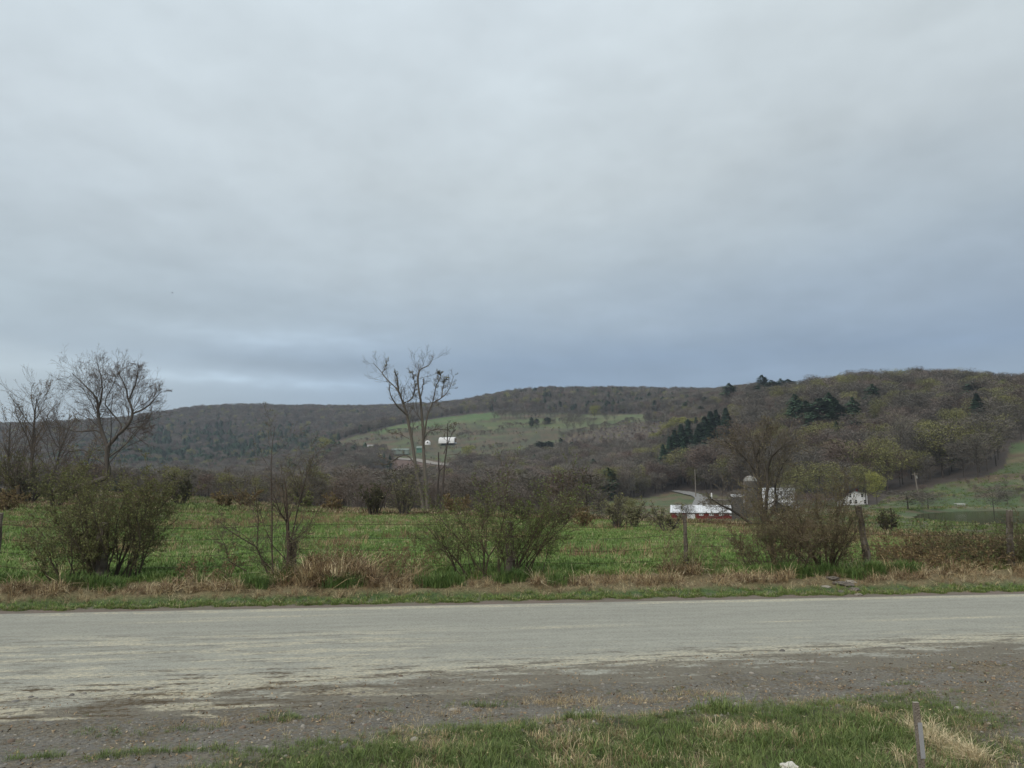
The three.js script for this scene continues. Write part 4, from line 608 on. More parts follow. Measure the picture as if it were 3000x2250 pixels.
// ================================================================ FARM AND FAR BUILDINGS
const B3 = (w, h, d, x, y, z) => { const g = new THREE.BoxGeometry(w, h, d); g.translate(x, y, z); return g; };
function prism(pts, depth, z0) { const S = new THREE.Shape(); pts.forEach(([x, y], k) => k ? S.lineTo(x, y) : S.moveTo(x, y)); const g = new THREE.ExtrudeGeometry(S, { depth, bevelEnabled: false }); g.translate(0, 0, z0); return g; }
function slab(a, b, x0, x1, t = 0.12) { // roof plane between lines a=(y,z) and b=(y,z), from x0 to x1
  const dy = b[0] - a[0], dz = b[1] - a[1], l = Math.hypot(dy, dz), g = new THREE.BoxGeometry(x1 - x0, t, l); g.rotateX(-Math.atan2(dy, dz)); g.translate((x0 + x1) / 2, (a[0] + b[0]) / 2, (a[1] + b[1]) / 2); return g;
}
function seams(n, dark) { const w = 512, h = 64, d = new Uint8Array(w * h * 4); for (let y = 0; y < h; y++) for (let x = 0; x < w; x++) { const o = (y * w + x) * 4, q = (x / w * n) % 1, v = 235 + 14 * n2(x * 0.05, y * 0.02) - (q < 0.12 ? dark : 0); d[o] = d[o + 1] = d[o + 2] = clamp(v, 0, 255); d[o + 3] = 255; } const t = new THREE.DataTexture(d, w, h); t.colorSpace = THREE.SRGBColorSpace; t.wrapS = t.wrapT = THREE.RepeatWrapping; t.magFilter = t.minFilter = THREE.LinearFilter; t.needsUpdate = true; return t; }
const MB = {
  roof: std({ color: new THREE.Color(0.8, 0.82, 0.84), map: seams(26, 26), roughness: 0.5 }), red: std({ color: new THREE.Color(...lin(136, 52, 44)), map: grain }), white: std({ color: new THREE.Color(0.78, 0.79, 0.8), map: seams(40, 14), roughness: 0.7 }), glass: std({ color: new THREE.Color(0.03, 0.035, 0.04), roughness: 0.15 }), trim: std({ color: new THREE.Color(0.75, 0.75, 0.74) }), concrete: std({ color: new THREE.Color(...lin(112, 107, 100)), map: grain }), concrete2: std({ color: new THREE.Color(...lin(104, 99, 92)), map: grain }), dome: std({ color: new THREE.Color(...lin(178, 176, 168)), roughness: 0.45, map: grain }), dark: std({ color: new THREE.Color(0.05, 0.045, 0.04) }), wood: std({ color: new THREE.Color(...lin(112, 104, 96)), map: grain }), grey: std({ color: new THREE.Color(...lin(150, 148, 147)) }), pole: std({ color: new THREE.Color(...lin(158, 148, 138)), map: grain }), mint: std({ color: new THREE.Color(...lin(118, 130, 120)), roughness: 0.5 }), green: std({ color: new THREE.Color(...lin(84, 124, 104)) }), rust: std({ color: new THREE.Color(...lin(150, 118, 84)), map: grain }),
};
const facing = (b) => Math.atan2(-b[0], -b[2]); // turn so that local +z looks at the road
const spot = (x, y, Z) => { const u = slope(x, y)[0]; return [u * Z, groundY(u * Z, -Z), -Z]; };
function win(parent, x, y, z, w, h) { const f = mesh('window', B3(w + 0.3, h + 0.3, 0.1, x, y, z), MB.trim, parent); mesh('pane', B3(w, h, 0.06, x, y, z + 0.05), MB.glass, f); mesh('sash', B3(w, 0.07, 0.08, x, y, z + 0.055), MB.trim, f); return f; }
const base = (px, py, Z) => { const b = spot(px, py, Z), y = at(px, py, Z)[1]; return [b[0], y, b[2]]; };
const pm = (Z) => Z / F, foot = (px, py) => -hit(px, py, 205)[2]; // metres per photo pixel at that distance
{ // long red barn
  const Z = foot(2061, 1520), k = pm(Z), b = base(2061, 1520, Z), t = thing('red_barn', 'long low red barn with white metal roof and white door', 'barn', b, facing(b)), L = 178 * k / 2, D = 8.5, h = 19 * k, r = 4.7;
  mesh('wall', prism([[-D / 2, -2], [D / 2, -2], [D / 2, h], [0, r - 0.1], [-D / 2, h]], 2 * L, -L).rotateY(Math.PI / 2), MB.red, t);
  mesh('roof_panel', slab([r, 0], [h - 0.12, D / 2 + 0.5], -L - 0.4, L + 0.4), MB.roof, t); mesh('roof_panel', slab([h - 0.12, -D / 2 - 0.5], [r, 0], -L - 0.4, L + 0.4), MB.roof, t);
  const X = (px) => (px - 2061) * k;
  const d = mesh('door', B3(22 * k, 15 * k, 0.1, X(2027), 15 * k / 2 - 0.1, D / 2 + 0.06), MB.white, t); mesh('door_rail', B3(24 * k, 0.14, 0.14, X(2027), 15 * k + 0.05, D / 2 + 0.1), MB.grey, d);
  for (const px of [1990, 2052, 2058, 2080, 2086, 2108, 2114, 2136]) win(t, X(px), 13.2 * k, D / 2 + 0.05, 0.42, 0.5);
}
function silo(name, label, px, yb, yt, wpx, Z, domeR) {
  const k = pm(Z), b = base(px, yb, Z), t = thing(name, label, 'silo', b), R = wpx * k / 2, H = (yb - yt) * k;
  const g = new THREE.CylinderGeometry(R, R, H + 3, 28, 1); g.translate(0, (H - 3) / 2, 0); mesh('wall', g, domeR ? MB.concrete : MB.concrete2, t);
  for (let q = 1; q < H; q += 1.1) { const h = new THREE.TorusGeometry(R + 0.02, 0.035, 4, 28); h.rotateX(Math.PI / 2); h.translate(0, q, 0); mesh('hoop', h, MB.wood, t); }
  if (domeR) { const d = mesh('dome', new THREE.SphereGeometry(R * 1.02, 24, 10, 0, 6.2832, 0, Math.PI / 2).scale(1, 0.85, 1).translate(0, H, 0), MB.dome, t); for (let q = 0; q < 8; q++) { const a = q / 8 * Math.PI, P = []; for (let j = 0; j <= 8; j++) { const e = j / 8 * Math.PI; P.push(new THREE.Vector3(Math.cos(a) * R * 1.035 * Math.cos(e), H + 0.87 * R * 1.02 * Math.sin(e), Math.sin(a) * R * 1.035 * Math.cos(e))); } mesh('rib', new THREE.TubeGeometry(new THREE.CatmullRomCurve3(P), 12, 0.04, 4), q % 3 ? MB.grey : MB.rust, d); } mesh('chute', B3(0.7, H, 0.5, -R * 0.92, H / 2, 0.4), MB.pole, t); }
  else { const rim = new THREE.TorusGeometry(R, 0.12, 5, 28); rim.rotateX(Math.PI / 2); rim.translate(0, H, 0); mesh('rim', rim, MB.wood, t); }
  return t;
}
silo('tall_silo', 'tall grey concrete silo with pale ribbed dome', 2203, 1526, 1413, 37, 252, true);
silo('short_silo', 'short open topped grey silo beside the tall one', 2162, 1522, 1459, 34, 246, false);
{ // white sheds behind the silos
  const Z = foot(2172, 1476), k = pm(Z), b = base(2172, 1476, Z), t = thing('white_shed', 'low white shed behind the two silos', 'shed', b, facing(b)), L = 27 * k, h = 12 * k;
  mesh('wall', prism([[-3, -2], [3, -2], [3, h], [0, 27 * k - 0.1], [-3, h]], 2 * L, -L).rotateY(Math.PI / 2), MB.white, t); mesh('roof_panel', slab([27 * k, 0], [h - 0.1, 3.4], -L - 0.3, L + 0.3), MB.roof, t); mesh('roof_panel', slab([h - 0.1, -3.4], [27 * k, 0], -L - 0.3, L + 0.3), MB.roof, t);
}
{
  const Z = foot(2278, 1486), k = pm(Z), b = base(2278, 1486, Z), t = thing('white_barn', 'big white gambrel roofed barn beside the tall silo', 'barn', b, facing(b) - 0.1), L = 47 * k, D = 11, h = 14 * k, m = 40 * k, r = 55 * k;
  mesh('wall', prism([[-D / 2, -2], [D / 2, -2], [D / 2, h], [D * 0.3, m - 0.15], [0, r - 0.15], [-D * 0.3, m - 0.15], [-D / 2, h]], 2 * L, -L).rotateY(Math.PI / 2), MB.white, t);
  mesh('roof_panel', slab([m, D * 0.3], [h - 0.1, D / 2 + 0.4], -L - 0.4, L + 0.4), MB.roof, t); mesh('roof_panel', slab([r, 0], [m, D * 0.3], -L - 0.4, L + 0.4), MB.roof, t); mesh('roof_panel', slab([m, -D * 0.3], [r, 0], -L - 0.4, L + 0.4), MB.roof, t);
  mesh('lean_to', prism([[0, -2], [7 * k, -2], [13 * k, 2 * k], [0, 9 * k]], 6, -1).translate(L, 0, 0), MB.white, t);
  mesh('lower_roof', slab([h - 0.3, D / 2 + 0.3], [h - 1.2, D / 2 + 3.2], -L * 0.2, L + 0.4), MB.grey, t);
}
{
  const Z = foot(2281, 1506), k = pm(Z), b = base(2281, 1508, Z), t = thing('open_shed', 'dark open fronted gable shed below the white barn', 'shed', b, facing(b)), w = 21 * k, h = 22 * k, r = 37 * k;
  for (const s of [-1, 1]) mesh('side_wall', B3(0.15, h + 2, 7, s * w, (h - 2) / 2, -3.5), MB.wood, t);
  mesh('back_wall', prism([[-w, -2], [w, -2], [w, h], [0, r - 0.1], [-w, h]], 0.15, -7), MB.wood, t);
  for (const s of [-1, 1]) { const g = new THREE.BoxGeometry(Math.hypot(w, r - h) + 0.5, 0.12, 7.8); g.rotateZ(-s * Math.atan2(r - h, w)); g.translate(s * w / 2 * 1.04, (r + h) / 2, -3.5); mesh('roof_panel', g, MB.grey, t); }
  for (const x of [-w * 0.99, -w * 0.3, w * 0.35, w * 0.99]) mesh('post', B3(0.16, h + 1.5, 0.16, x, (h - 1.5) / 2, 0.1), MB.wood, t);
  mesh('beam', B3(2 * w, 0.22, 0.18, 0, h, 0.1), MB.wood, t);
}
{ // farmhouse
  const Z = foot(2503, 1481), k = pm(Z), b = base(2503, 1481, Z), t = thing('farmhouse', 'two storey white clapboard farmhouse with dark windows', 'house', b, facing(b));
  const X = (px) => (px - 2503) * k, Y = (py) => (1481 - py) * k, D = 8;
  mesh('wall', prism([[X(2470), -2], [X(2538), -2], [X(2538), Y(1447)], [X(2505), Y(1441)], [X(2472), Y(1463)]], D, -D), MB.white, t);
  const rp = (x0, y0, x1, y1, over) => { const l = Math.hypot(x1 - x0, y1 - y0) + over, g = new THREE.BoxGeometry(l, 0.16, D + 0.8); g.rotateZ(Math.atan2(y1 - y0, x1 - x0)); g.translate((x0 + x1) / 2, (y0 + y1) / 2 + 0.1, -D / 2); return g; };
  const rf = mesh('roof_panel', rp(X(2470), Y(1464), X(2505), Y(1441), 0.5), MB.grey, t); mesh('roof_panel', rp(X(2505), Y(1441), X(2538), Y(1447), 0.5), MB.grey, t);
  mesh('chimney', B3(0.6, 1.3, 0.6, X(2512), Y(1441) + 0.4, -5), MB.red, rf);
  for (const [px, py] of [[2494, 1453], [2504, 1453], [2525, 1452]]) win(t, X(px), Y(py), 0.06, px === 2504 ? 0.45 : 0.75, px === 2504 ? 0.8 : 1.2);
  for (const [px, py] of [[2476, 1471], [2494, 1470], [2508, 1470], [2532, 1470]]) win(t, X(px), Y(py), 0.06, 0.75, 1.35);
  mesh('foundation', B3(X(2538) - X(2470) + 0.1, 1, 0.3, (X(2538) + X(2470)) / 2, -0.35, 0.02), MB.concrete, t); mesh('step', B3(1.6, 0.4, 1, X(2485), 0.0, 0.6), MB.concrete, t);
  mesh('porch', prism([[X(2458), -1.5], [X(2470), -1.5], [X(2470), Y(1466)], [X(2458), Y(1471)]], 5, -6.5), MB.white, t);
}
function pole(label, px, yb, yt, Z, lean, arms) { const k = pm(Z), b = base(px, yb, Z), t = thing('utility_pole', label, 'utility pole', b), H = (yb - yt) * k, g = new THREE.CylinderGeometry(0.16, 0.24, H + 2, 8); g.translate(0, (H - 2) / 2, 0); const p = mesh('pole', g, MB.pole, t); t.rotation.z = lean; if (arms) { mesh('crossarm', B3(2.2, 0.14, 0.14, 0, H - 0.5, 0.15), MB.pole, t); const tr = new THREE.CylinderGeometry(0.25, 0.25, 0.9, 10); tr.translate(0.4, H - 1.5, 0.1); mesh('transformer', tr, MB.dome, t); } return t; }
pole('pale wooden utility pole at the bend of the farm road', 2038, 1442, 1376, 330, 0, false);
pole('leaning utility pole with a grey transformer beside the pond', 2690, 1446, 1385, 235, 0.1, true);
{ const Z = 200, b = base(2812, 1483, Z), t = thing('pasture_table', 'small white table standing on the pasture by the pond', 'table', b); mesh('tabletop', B3(2.4, 0.1, 1.2, 0, 0.72, 0), MB.trim, t); for (const [x, z] of [[-1, -.45], [1, -.45], [-1, .45], [1, .45]]) mesh('leg', B3(0.1, 0.7, 0.1, x, 0.34, z), MB.grey, t); mesh('bench', B3(2.2, 0.08, 0.3, -0.2, 0.42, 1.0), MB.trim, t); }
{ const Z = 235, b = base(2085, 1460, Z), t = thing('marker_post', 'short white marker post beside the farm road', 'post', b); const g = new THREE.CylinderGeometry(0.22, 0.26, 1.5, 10); g.translate(0, 0.7, 0); mesh('shaft', g, MB.trim, t); mesh('cap', new THREE.SphereGeometry(0.24, 10, 6, 0, 6.3, 0, 1.57).translate(0, 1.45, 0), MB.trim, t); }
// the far farmstead on the hill
function hoop(name, label, px0, px1, yb, yt, Z, mat, endMat, turn) {
  const k = pm(Z), b = base((px0 + px1) / 2, yb, Z), t = thing(name, label, 'hoop barn', b, turn), L = (px1 - px0) * k / 2, H = (yb - yt) * k, R = H * 1.05, S = new THREE.Shape(); S.moveTo(-R, -2); for (let a = 0; a <= 16; a++) { const e = Math.PI - a / 16 * Math.PI; S.lineTo(R * Math.cos(e), H * Math.sin(e)); } S.lineTo(R, -2);
  const g = new THREE.ExtrudeGeometry(S, { depth: 2 * L, bevelEnabled: false }); g.translate(0, 0, -L); g.rotateY(Math.PI / 2); mesh('cover', g, mat, t);
  for (const s of [-1, 1]) mesh('end_wall', B3(0.3, H * 0.8, R * 1.2, s * (L + 0.2), H * 0.36, 0), endMat, t);
  for (let q = -3; q <= 3; q++) { const h = new THREE.TorusGeometry(1, 0.03, 4, 16, Math.PI); h.scale(R * 1.01, H * 1.01, 1); h.rotateY(Math.PI / 2); h.translate(q * L / 3.2, 0, 0); mesh('hoop', h, MB.trim, t); }
  return t;
}
hoop('hoop_barn', 'long white hoop barn high on the far hill', 1288, 1335, 1295, 1281, 1010, MB.trim, MB.rust, -0.2);
{ const Z = 985, k = pm(Z), b = base(1253, 1299, Z), t = thing('round_shelter', 'small white domed shelter near the hoop barn', 'shelter', b), R = 8.5 * k; mesh('dome', new THREE.SphereGeometry(R, 18, 8, 0, 6.2832, 0, 1.57).scale(1, 1.05, 1), MB.trim, t); mesh('skirt', new THREE.CylinderGeometry(R, R, 2, 18).translate(0, -1, 0), MB.trim, t); mesh('door', B3(1.6, 2.2, 0.3, 0, 1, R * 0.95), MB.dark, t); }
function hillHouse(name, label, cat, px0, px1, yb, yt, Z, wall, roof) { const k = pm(Z), b = base((px0 + px1) / 2, yb, Z), t = thing(name, label, cat, b), L = (px1 - px0) * k / 2, H = (yb - yt) * k, D = 7, h = H * 0.55; mesh('wall', prism([[-D / 2, -3], [D / 2, -3], [D / 2, h], [0, H - 0.1], [-D / 2, h]], 2 * L, -L).rotateY(Math.PI / 2), wall, t); mesh('roof_panel', slab([H, 0], [h - 0.1, D / 2 + 0.4], -L - 0.3, L + 0.3, 0.2), roof, t); mesh('roof_panel', slab([h - 0.1, -D / 2 - 0.4], [H, 0], -L - 0.3, L + 0.3, 0.2), roof, t); for (const q of [-0.6, -0.1, 0.5]) mesh('window', B3(1, 1.2, 0.1, q * L, h * 0.5, D / 2 + 0.06), MB.glass, t); return t; }
hillHouse('hill_house', 'grey roofed house beside the far hill road', 'house', 1076, 1098, 1322, 1303, 960, MB.grey, MB.grey);
hillHouse('hill_trailer', 'low white trailer next to the grey hill house', 'trailer', 1097, 1118, 1323, 1316, 950, MB.trim, MB.trim);
hillHouse('greenhouse', 'long pale greenhouse below the domed shelter', 'greenhouse', 1148, 1198, 1324, 1314, 955, MB.mint, MB.mint);
hillHouse('green_shed', 'small green shed with a pale roof by the greenhouse', 'shed', 1221, 1237, 1320, 1307, 960, MB.green, MB.mint);
{ // bird
  const b = at(505, 858, 130), t = thing('flying_bird', 'small dark bird flying below the clouds', 'bird', b, 0.6), m = std({ color: new THREE.Color(0.03, 0.03, 0.035) });
  mesh('body', new THREE.SphereGeometry(0.05, 10, 8).scale(2.4, 0.9, 0.9), m, t); for (const s of [-1, 1]) { const S = new THREE.Shape(); S.moveTo(0.06, 0); S.quadraticCurveTo(0.04, 0.12, -0.02, 0.24); S.lineTo(-0.07, 0.12); S.lineTo(-0.06, 0); const g = new THREE.ExtrudeGeometry(S, { depth: 0.008, bevelEnabled: false }); g.rotateX(s * (Math.PI / 2 - 0.45)); mesh('wing', g, m, t); }
  const tl = new THREE.ConeGeometry(0.035, 0.12, 5); tl.rotateZ(-Math.PI / 2); tl.translate(-0.15, 0, 0); mesh('tail', tl, m, t);
}

// ================================================================ SURVEY STAKE AND SMALL THINGS BY THE ROAD
{
  const Z = 4.55, p = base(2703, 2262, Z), X = p[0], Y = groundY(X, -Z), t = thing('survey_stake', 'weathered wooden stake with a white strip standing in the grass', 'stake', [X, Y, -Z]);
  const top = at(2682, 2057, Z), H = top[1] - Y, lean = Math.atan2(top[0] - X, H);
  const G = new Geo(), w = 0.0155, d = 0.011, n = 10, rg = []; const r = rng(7);
  for (let k = 0; k <= n; k++) { const y = -0.25 + (H + 0.25) * k / n, q = (s) => s + 0.0014 * (r() - .5); rg.push([[q(-w), y, q(d)], [q(w), y, q(d)], [q(w), y, q(-d)], [q(-w), y, q(-d)]]); }
  for (let k = 0; k < n; k++) for (let s = 0; s < 4; s++) G.quad(rg[k][s], rg[k][(s + 1) % 4], rg[k + 1][(s + 1) % 4], rg[k + 1][s], mul(lin(134, 124, 112), 0.8 + 0.4 * r()));
  G.quad(rg[n][0], rg[n][1], rg[n][2], rg[n][3], lin(168, 160, 146));
  const st = mesh('stake_body', G.build(), M.bark, t); st.rotation.z = -lean;
  const y0 = (EYE + slope(2700, 2220)[1] * Z) - Y, y1 = (EYE + slope(2690, 2115)[1] * Z) - Y;
  const strip = mesh('white_strip', new THREE.BoxGeometry(0.026, (y1 - y0), 0.003).translate(0.007, (y0 + y1) / 2, d + 0.003), std({ color: new THREE.Color(...lin(196, 196, 198)), map: grain, roughness: 0.6 }), t); strip.rotation.z = -lean;
}
const stoneGeo = (seed, f = 0.5) => { const g = new THREE.IcosahedronGeometry(1, 2), p = g.attributes.position, n = createNoise2D(rng(seed)); for (let k = 0; k < p.count; k++) { const x = p.getX(k), y = p.getY(k), z = p.getZ(k), q = 1 + 0.28 * n(x * 1.3 + z, y * 1.3 - z) + 0.1 * n(x * 4, z * 4 + y); p.setXYZ(k, x * q, y * q * f, z * q); } g.computeVertexNormals(); return g; };
{
  const r = rng(88), gs = [stoneGeo(1, 0.3), stoneGeo(2, 0.35), stoneGeo(3, 0.28)], m = [std({ color: new THREE.Color(...lin(190, 182, 168)), map: grain }), std({ color: new THREE.Color(...lin(140, 132, 122)), map: grain })];
  for (const [px, py, s] of [[2436, 1700, 0.16], [2452, 1706, 0.13], [2474, 1708, 0.17], [2492, 1703, 0.12], [2500, 1712, 0.15], [2462, 1715, 0.10], [2420, 1710, 0.09], [2512, 1718, 0.10]]) { const [X, Z] = onRoad(px, py, 0.12); const q = mesh('flat_stone', gs[Math.floor(r() * 3)], m[Math.floor(r() * 2)]); q.position.set(X, groundY(X, -Z) + s * 0.12, -Z); q.scale.set(s, s, s * 0.7); q.rotation.set((r() - .5) * .4, r() * 6, (r() - .5) * .4); tag(q, 'pale flat fieldstone in the heap under the brown shrub', 'stone', 'fieldstones under the brown shrub'); }
  const [X, Z] = onRoad(2312, 2238, 0.2), q = mesh('white_stone', stoneGeo(9, 0.5), std({ color: new THREE.Color(...lin(214, 208, 196)) })); q.position.set(X, groundY(X, -Z) + 0.035, -Z); q.scale.setScalar(0.055); tag(q, 'whitish stone lying in the roadside grass', 'stone');
  for (const [px, py, s, lab] of [[2060, 2062, 0.05, 'grey flat stone on the gravel shoulder near the grass'], [1690, 2090, 0.04, 'small grey stone on the gravel shoulder'], [1560, 2078, 0.045, 'long grey stone on the gravel shoulder'], [1475, 2092, 0.035, 'pale chip of stone on the gravel shoulder'], [2090, 1960, 0.03, 'pale pebble at the edge of the pavement'], [1330, 2058, 0.04, 'pale dry leaf shaped stone beside a grass tuft']]) { const [x, z] = onRoad(px, py, 0.05), c = mesh('loose_stone', gs[Math.floor(r() * 3)], m[Math.floor(r() * 2)]); c.position.set(x, groundY(x, -z) + s * 0.15, -z); c.scale.setScalar(s); c.rotation.y = r() * 6; tag(c, lab, 'stone'); }
}

// ================================================================ GRASS, STRAW, GRAVEL, LITTER
function clump(seed, n, h, w, spread, bend, flat = 0) { // a tuft of blades, white so that copies can be tinted
  const r = rng(seed), G = new Geo();
  for (let k = 0; k < n; k++) {
    const a = r() * 6.2832, e = spread * Math.sqrt(r()), p = [Math.cos(a) * e, -0.01, Math.sin(a) * e], d = a + (r() - .5) * 2.2, hh = h * (0.45 + 0.75 * r()), bd = hh * bend * (0.3 + 1.1 * r()), s = [-Math.sin(d) * w, 0, Math.cos(d) * w], c = mul([1, 1, 1], 0.65 + 0.6 * r());
    const y1 = hh * (0.62 - flat * 0.3), y2 = hh * (1 - flat * (0.5 + 0.5 * r())), m = [p[0] + Math.cos(d) * bd * 0.35, y1, p[2] + Math.sin(d) * bd * 0.35], t = [p[0] + Math.cos(d) * bd, y2, p[2] + Math.sin(d) * bd];
    G.quad([p[0] - s[0], p[1], p[2] - s[2]], [p[0] + s[0], p[1], p[2] + s[2]], [m[0] + s[0] * .8, m[1], m[2] + s[2] * .8], [m[0] - s[0] * .8, m[1], m[2] - s[2] * .8], c); G.tri([m[0] - s[0] * .8, m[1], m[2] - s[2] * .8], [m[0] + s[0] * .8, m[1], m[2] + s[2] * .8], t, c);
  }
  return G.build();
}
const leafMat = new THREE.MeshStandardMaterial({ vertexColors: true, roughness: 0.8, side: THREE.DoubleSide });
function scatter(name, label, cat, geos, list) { // list: [x, z, scale, colour, lift, tilt]
  geos.forEach((g, v) => {
    const L = list.filter((_, k) => k % geos.length === v); if (!L.length) return;
    const im = new THREE.InstancedMesh(g, leafMat, L.length); im.name = numbered(name); const r = rng(v + 3);
    L.forEach(([x, z, s, c, lift = 0, tilt = 0.25], k) => { dummy.position.set(x, groundY(x, z) + lift, z); dummy.rotation.set((r() - .5) * tilt, r() * 6.2832, (r() - .5) * tilt); dummy.scale.set(s, s * (0.8 + 0.4 * r()), s); dummy.updateMatrix(); im.setMatrixAt(k, dummy.matrix); im.setColorAt(k, colr.setRGB(...c)); });
    shadows(im); scene.add(im); tag(im, label, cat, null, 'stuff');
  });
}
const GR = [lin(106, 124, 64), lin(94, 114, 56), lin(122, 132, 78), lin(86, 104, 52)], ST = [lin(186, 166, 128), lin(164, 143, 106), lin(202, 186, 150), lin(144, 122, 90)];
const MG = [lin(122, 148, 76), lin(108, 136, 66), lin(136, 154, 90), lin(98, 126, 62)];
const pick = (A, r) => mul(A[Math.floor(r() * A.length)], 0.8 + 0.4 * r());
{ // lawn at the bottom
  const r = rng(201), L = [], S = [], Lf = [];
  for (let k = 0; k < 42000; k++) { const X = -4.5 + 11 * r(), Z = 2.7 + 4.4 * r(), l = lawnAt(X, Z), q = fbm(X * 1.1 + 3, Z * 1.1, 3), sp = sm(-0.5, 0.15, l); if (r() > sp * (0.85 + 0.6 * q) || l < -0.4) continue; const dry = 0.13 + 0.9 * fbm(X * 0.8 + 20, Z * 0.8, 3); (r() < dry ? S : L).push([X, -Z, (0.45 + 0.55 * r()) * (0.7 + 0.45 * sm(0, 0.6, l)), r() < dry ? pick(ST, r) : pick(GR, r)]); }
  // separate tufts on the shoulder
  for (const [px, py, n, s] of [[1420, 2042, 26, 0.9], [260, 2118, 12, 0.7], [335, 2122, 16, 0.75], [520, 2108, 20, 0.6], [590, 2106, 16, 0.6], [830, 2082, 30, 0.8], [860, 2075, 20, 0.8], [1112, 2058, 14, 0.6], [1340, 2048, 10, 0.7], [1110, 2168, 20, 0.8], [1260, 2120, 12, 0.8], [1490, 2165, 30, 1.2], [1680, 2115, 26, 1.2], [2100, 2085, 30, 1.5], [2120, 2100, 24, 1.4], [600, 2205, 30, 0.9], [420, 2215, 40, 0.8], [300, 2235, 30, 0.8], [100, 2225, 40, 0.8], [750, 2215, 26, 0.8], [900, 2190, 20, 0.7], [2620, 1985, 20, 0.7], [2800, 2040, 10, 0.5], [2880, 2030, 8, 0.5], [1960, 2000, 10, 0.5], [1780, 2010, 8, 0.5]]) { const [X, Z] = onRoad(px, py, 0.05); for (let k = 0; k < n; k++) L.push([X + (r() + r() - 1) * 0.3, -(Z + (r() + r() - 1) * 0.12), s * (0.5 + 0.5 * r()), pick(GR, r)]); }
  for (let k = 0; k < 3200; k++) { const X = -6.5 + 14.5 * r(), Z = 4.4 + 4.4 * r(), d = roadNear(X) - Z; if (d < 0.5 || fbm(X * 0.9 + 9, Z * 0.9, 4) + 0.2 * r() < 0.06) continue; const gr = r() < 0.3; (gr ? L : S).push([X, -Z, 0.2 + 0.3 * r(), gr ? pick(GR, r) : pick([lin(150, 132, 100), lin(132, 112, 84), ...ST], r), 0, gr ? 0.3 : 1.5]); }
  // dry grass swept along the stake, and straw patches on the shoulder
  for (let k = 0; k < 260; k++) { const t = r(), [X, Z] = onRoad(mix(2660, 2880, t), mix(2105, 2210, t) + (r() - .5) * 26, 0.2); S.push([X, -Z, 0.7 + 0.5 * r(), mul(ST[2], 0.85 + 0.3 * r()), 0.0, 1.2]); }
  for (const [px, py, n] of [[1640, 2030, 120], [1740, 2045, 60], [1880, 2035, 70], [2080, 2010, 90], [1350, 2065, 50], [600, 2100, 40], [1100, 2075, 40], [800, 2085, 30]]) { const [X, Z] = onRoad(px, py, 0.05); for (let k = 0; k < n; k++) S.push([X + (r() + r() - 1) * 0.5, -(Z + (r() + r() - 1) * 0.16), 0.35 + 0.3 * r(), pick(ST, r), 0, 1.4]); }
  scatter('roadside_grass', 'short green grass along the bottom of the verge', 'grass', [clump(1, 14, 0.055, 0.0022, 0.05, 0.8), clump(2, 14, 0.075, 0.0022, 0.05, 1.0), clump(3, 14, 0.045, 0.0026, 0.06, 1.2), clump(6, 12, 0.095, 0.002, 0.045, 0.8)], L);
  scatter('dry_roadside_grass', 'dry straw blades mixed through the verge grass', 'dry grass', [clump(4, 9, 0.085, 0.0018, 0.05, 1.3, 0.5), clump(5, 8, 0.11, 0.0018, 0.06, 1.5, 0.6)], S);
  // gravel and leaf litter on the shoulder
  const P = [], D = [];
  for (let k = 0; k < 42000; k++) { const X = -6.5 + 15 * r(), Z = 3 + 6.5 * r(), d = roadNear(X) - Z; if (d < -0.15) continue; const q = fbm(X * 2.6, Z * 2.6 + 7, 3), b = fbm(X * 0.9 + 9, Z * 0.9, 4); if (lawnAt(X, Z) > 0.15) { if (r() < 0.05) D.push([X, -Z, 0.012 + 0.016 * r(), pick(ST, r), 0.02]); continue; } if (q + 0.3 * r() > 0.1) P.push([X, -Z, 0.004 + 0.010 * r() * r() + (r() < 0.03 ? 0.014 : 0), mul(lin(...[[128, 124, 118], [106, 102, 96], [148, 142, 132], [112, 96, 82]][Math.floor(r() * 4)]), 0.8 + 0.4 * r()), 0.002, 1]); else if (r() < 0.5 + 0.4 * sm(2, 5, X)) D.push([X, -Z, 0.007 + 0.015 * r(), pick([lin(140, 118, 92), lin(118, 98, 76), lin(170, 152, 124), lin(104, 88, 70), lin(150, 128, 98)], r), 0.006, 1.1]); }
  const pg = new THREE.IcosahedronGeometry(1, 1).scale(1, 0.6, 0.85); pg.setAttribute('color', new THREE.BufferAttribute(new Float32Array(pg.attributes.position.count * 3).fill(1), 3));
  for (const a of P) if (r() < 0.25) a[2] *= 1.6;
  scatter('gravel', 'loose grey gravel on the road shoulder', 'gravel', [pg], P);
  const LG = new Geo(), q = (x, z) => [x, 0.35 * x * x + 0.25 * Math.abs(z) * 0.6, z]; for (const s of [-1, 1]) { LG.quad(q(-1, 0), q(-0.3, 0.45 * s), q(0.4, 0.4 * s), q(0.3, 0), [1, 1, 1]); LG.tri(q(0.3, 0), q(0.4, 0.4 * s), q(1.1, 0), [1, 1, 1]); }
  scatter('leaf_litter', 'brown dead leaves scattered over the shoulder', 'leaf litter', [LG.build()], D);
}
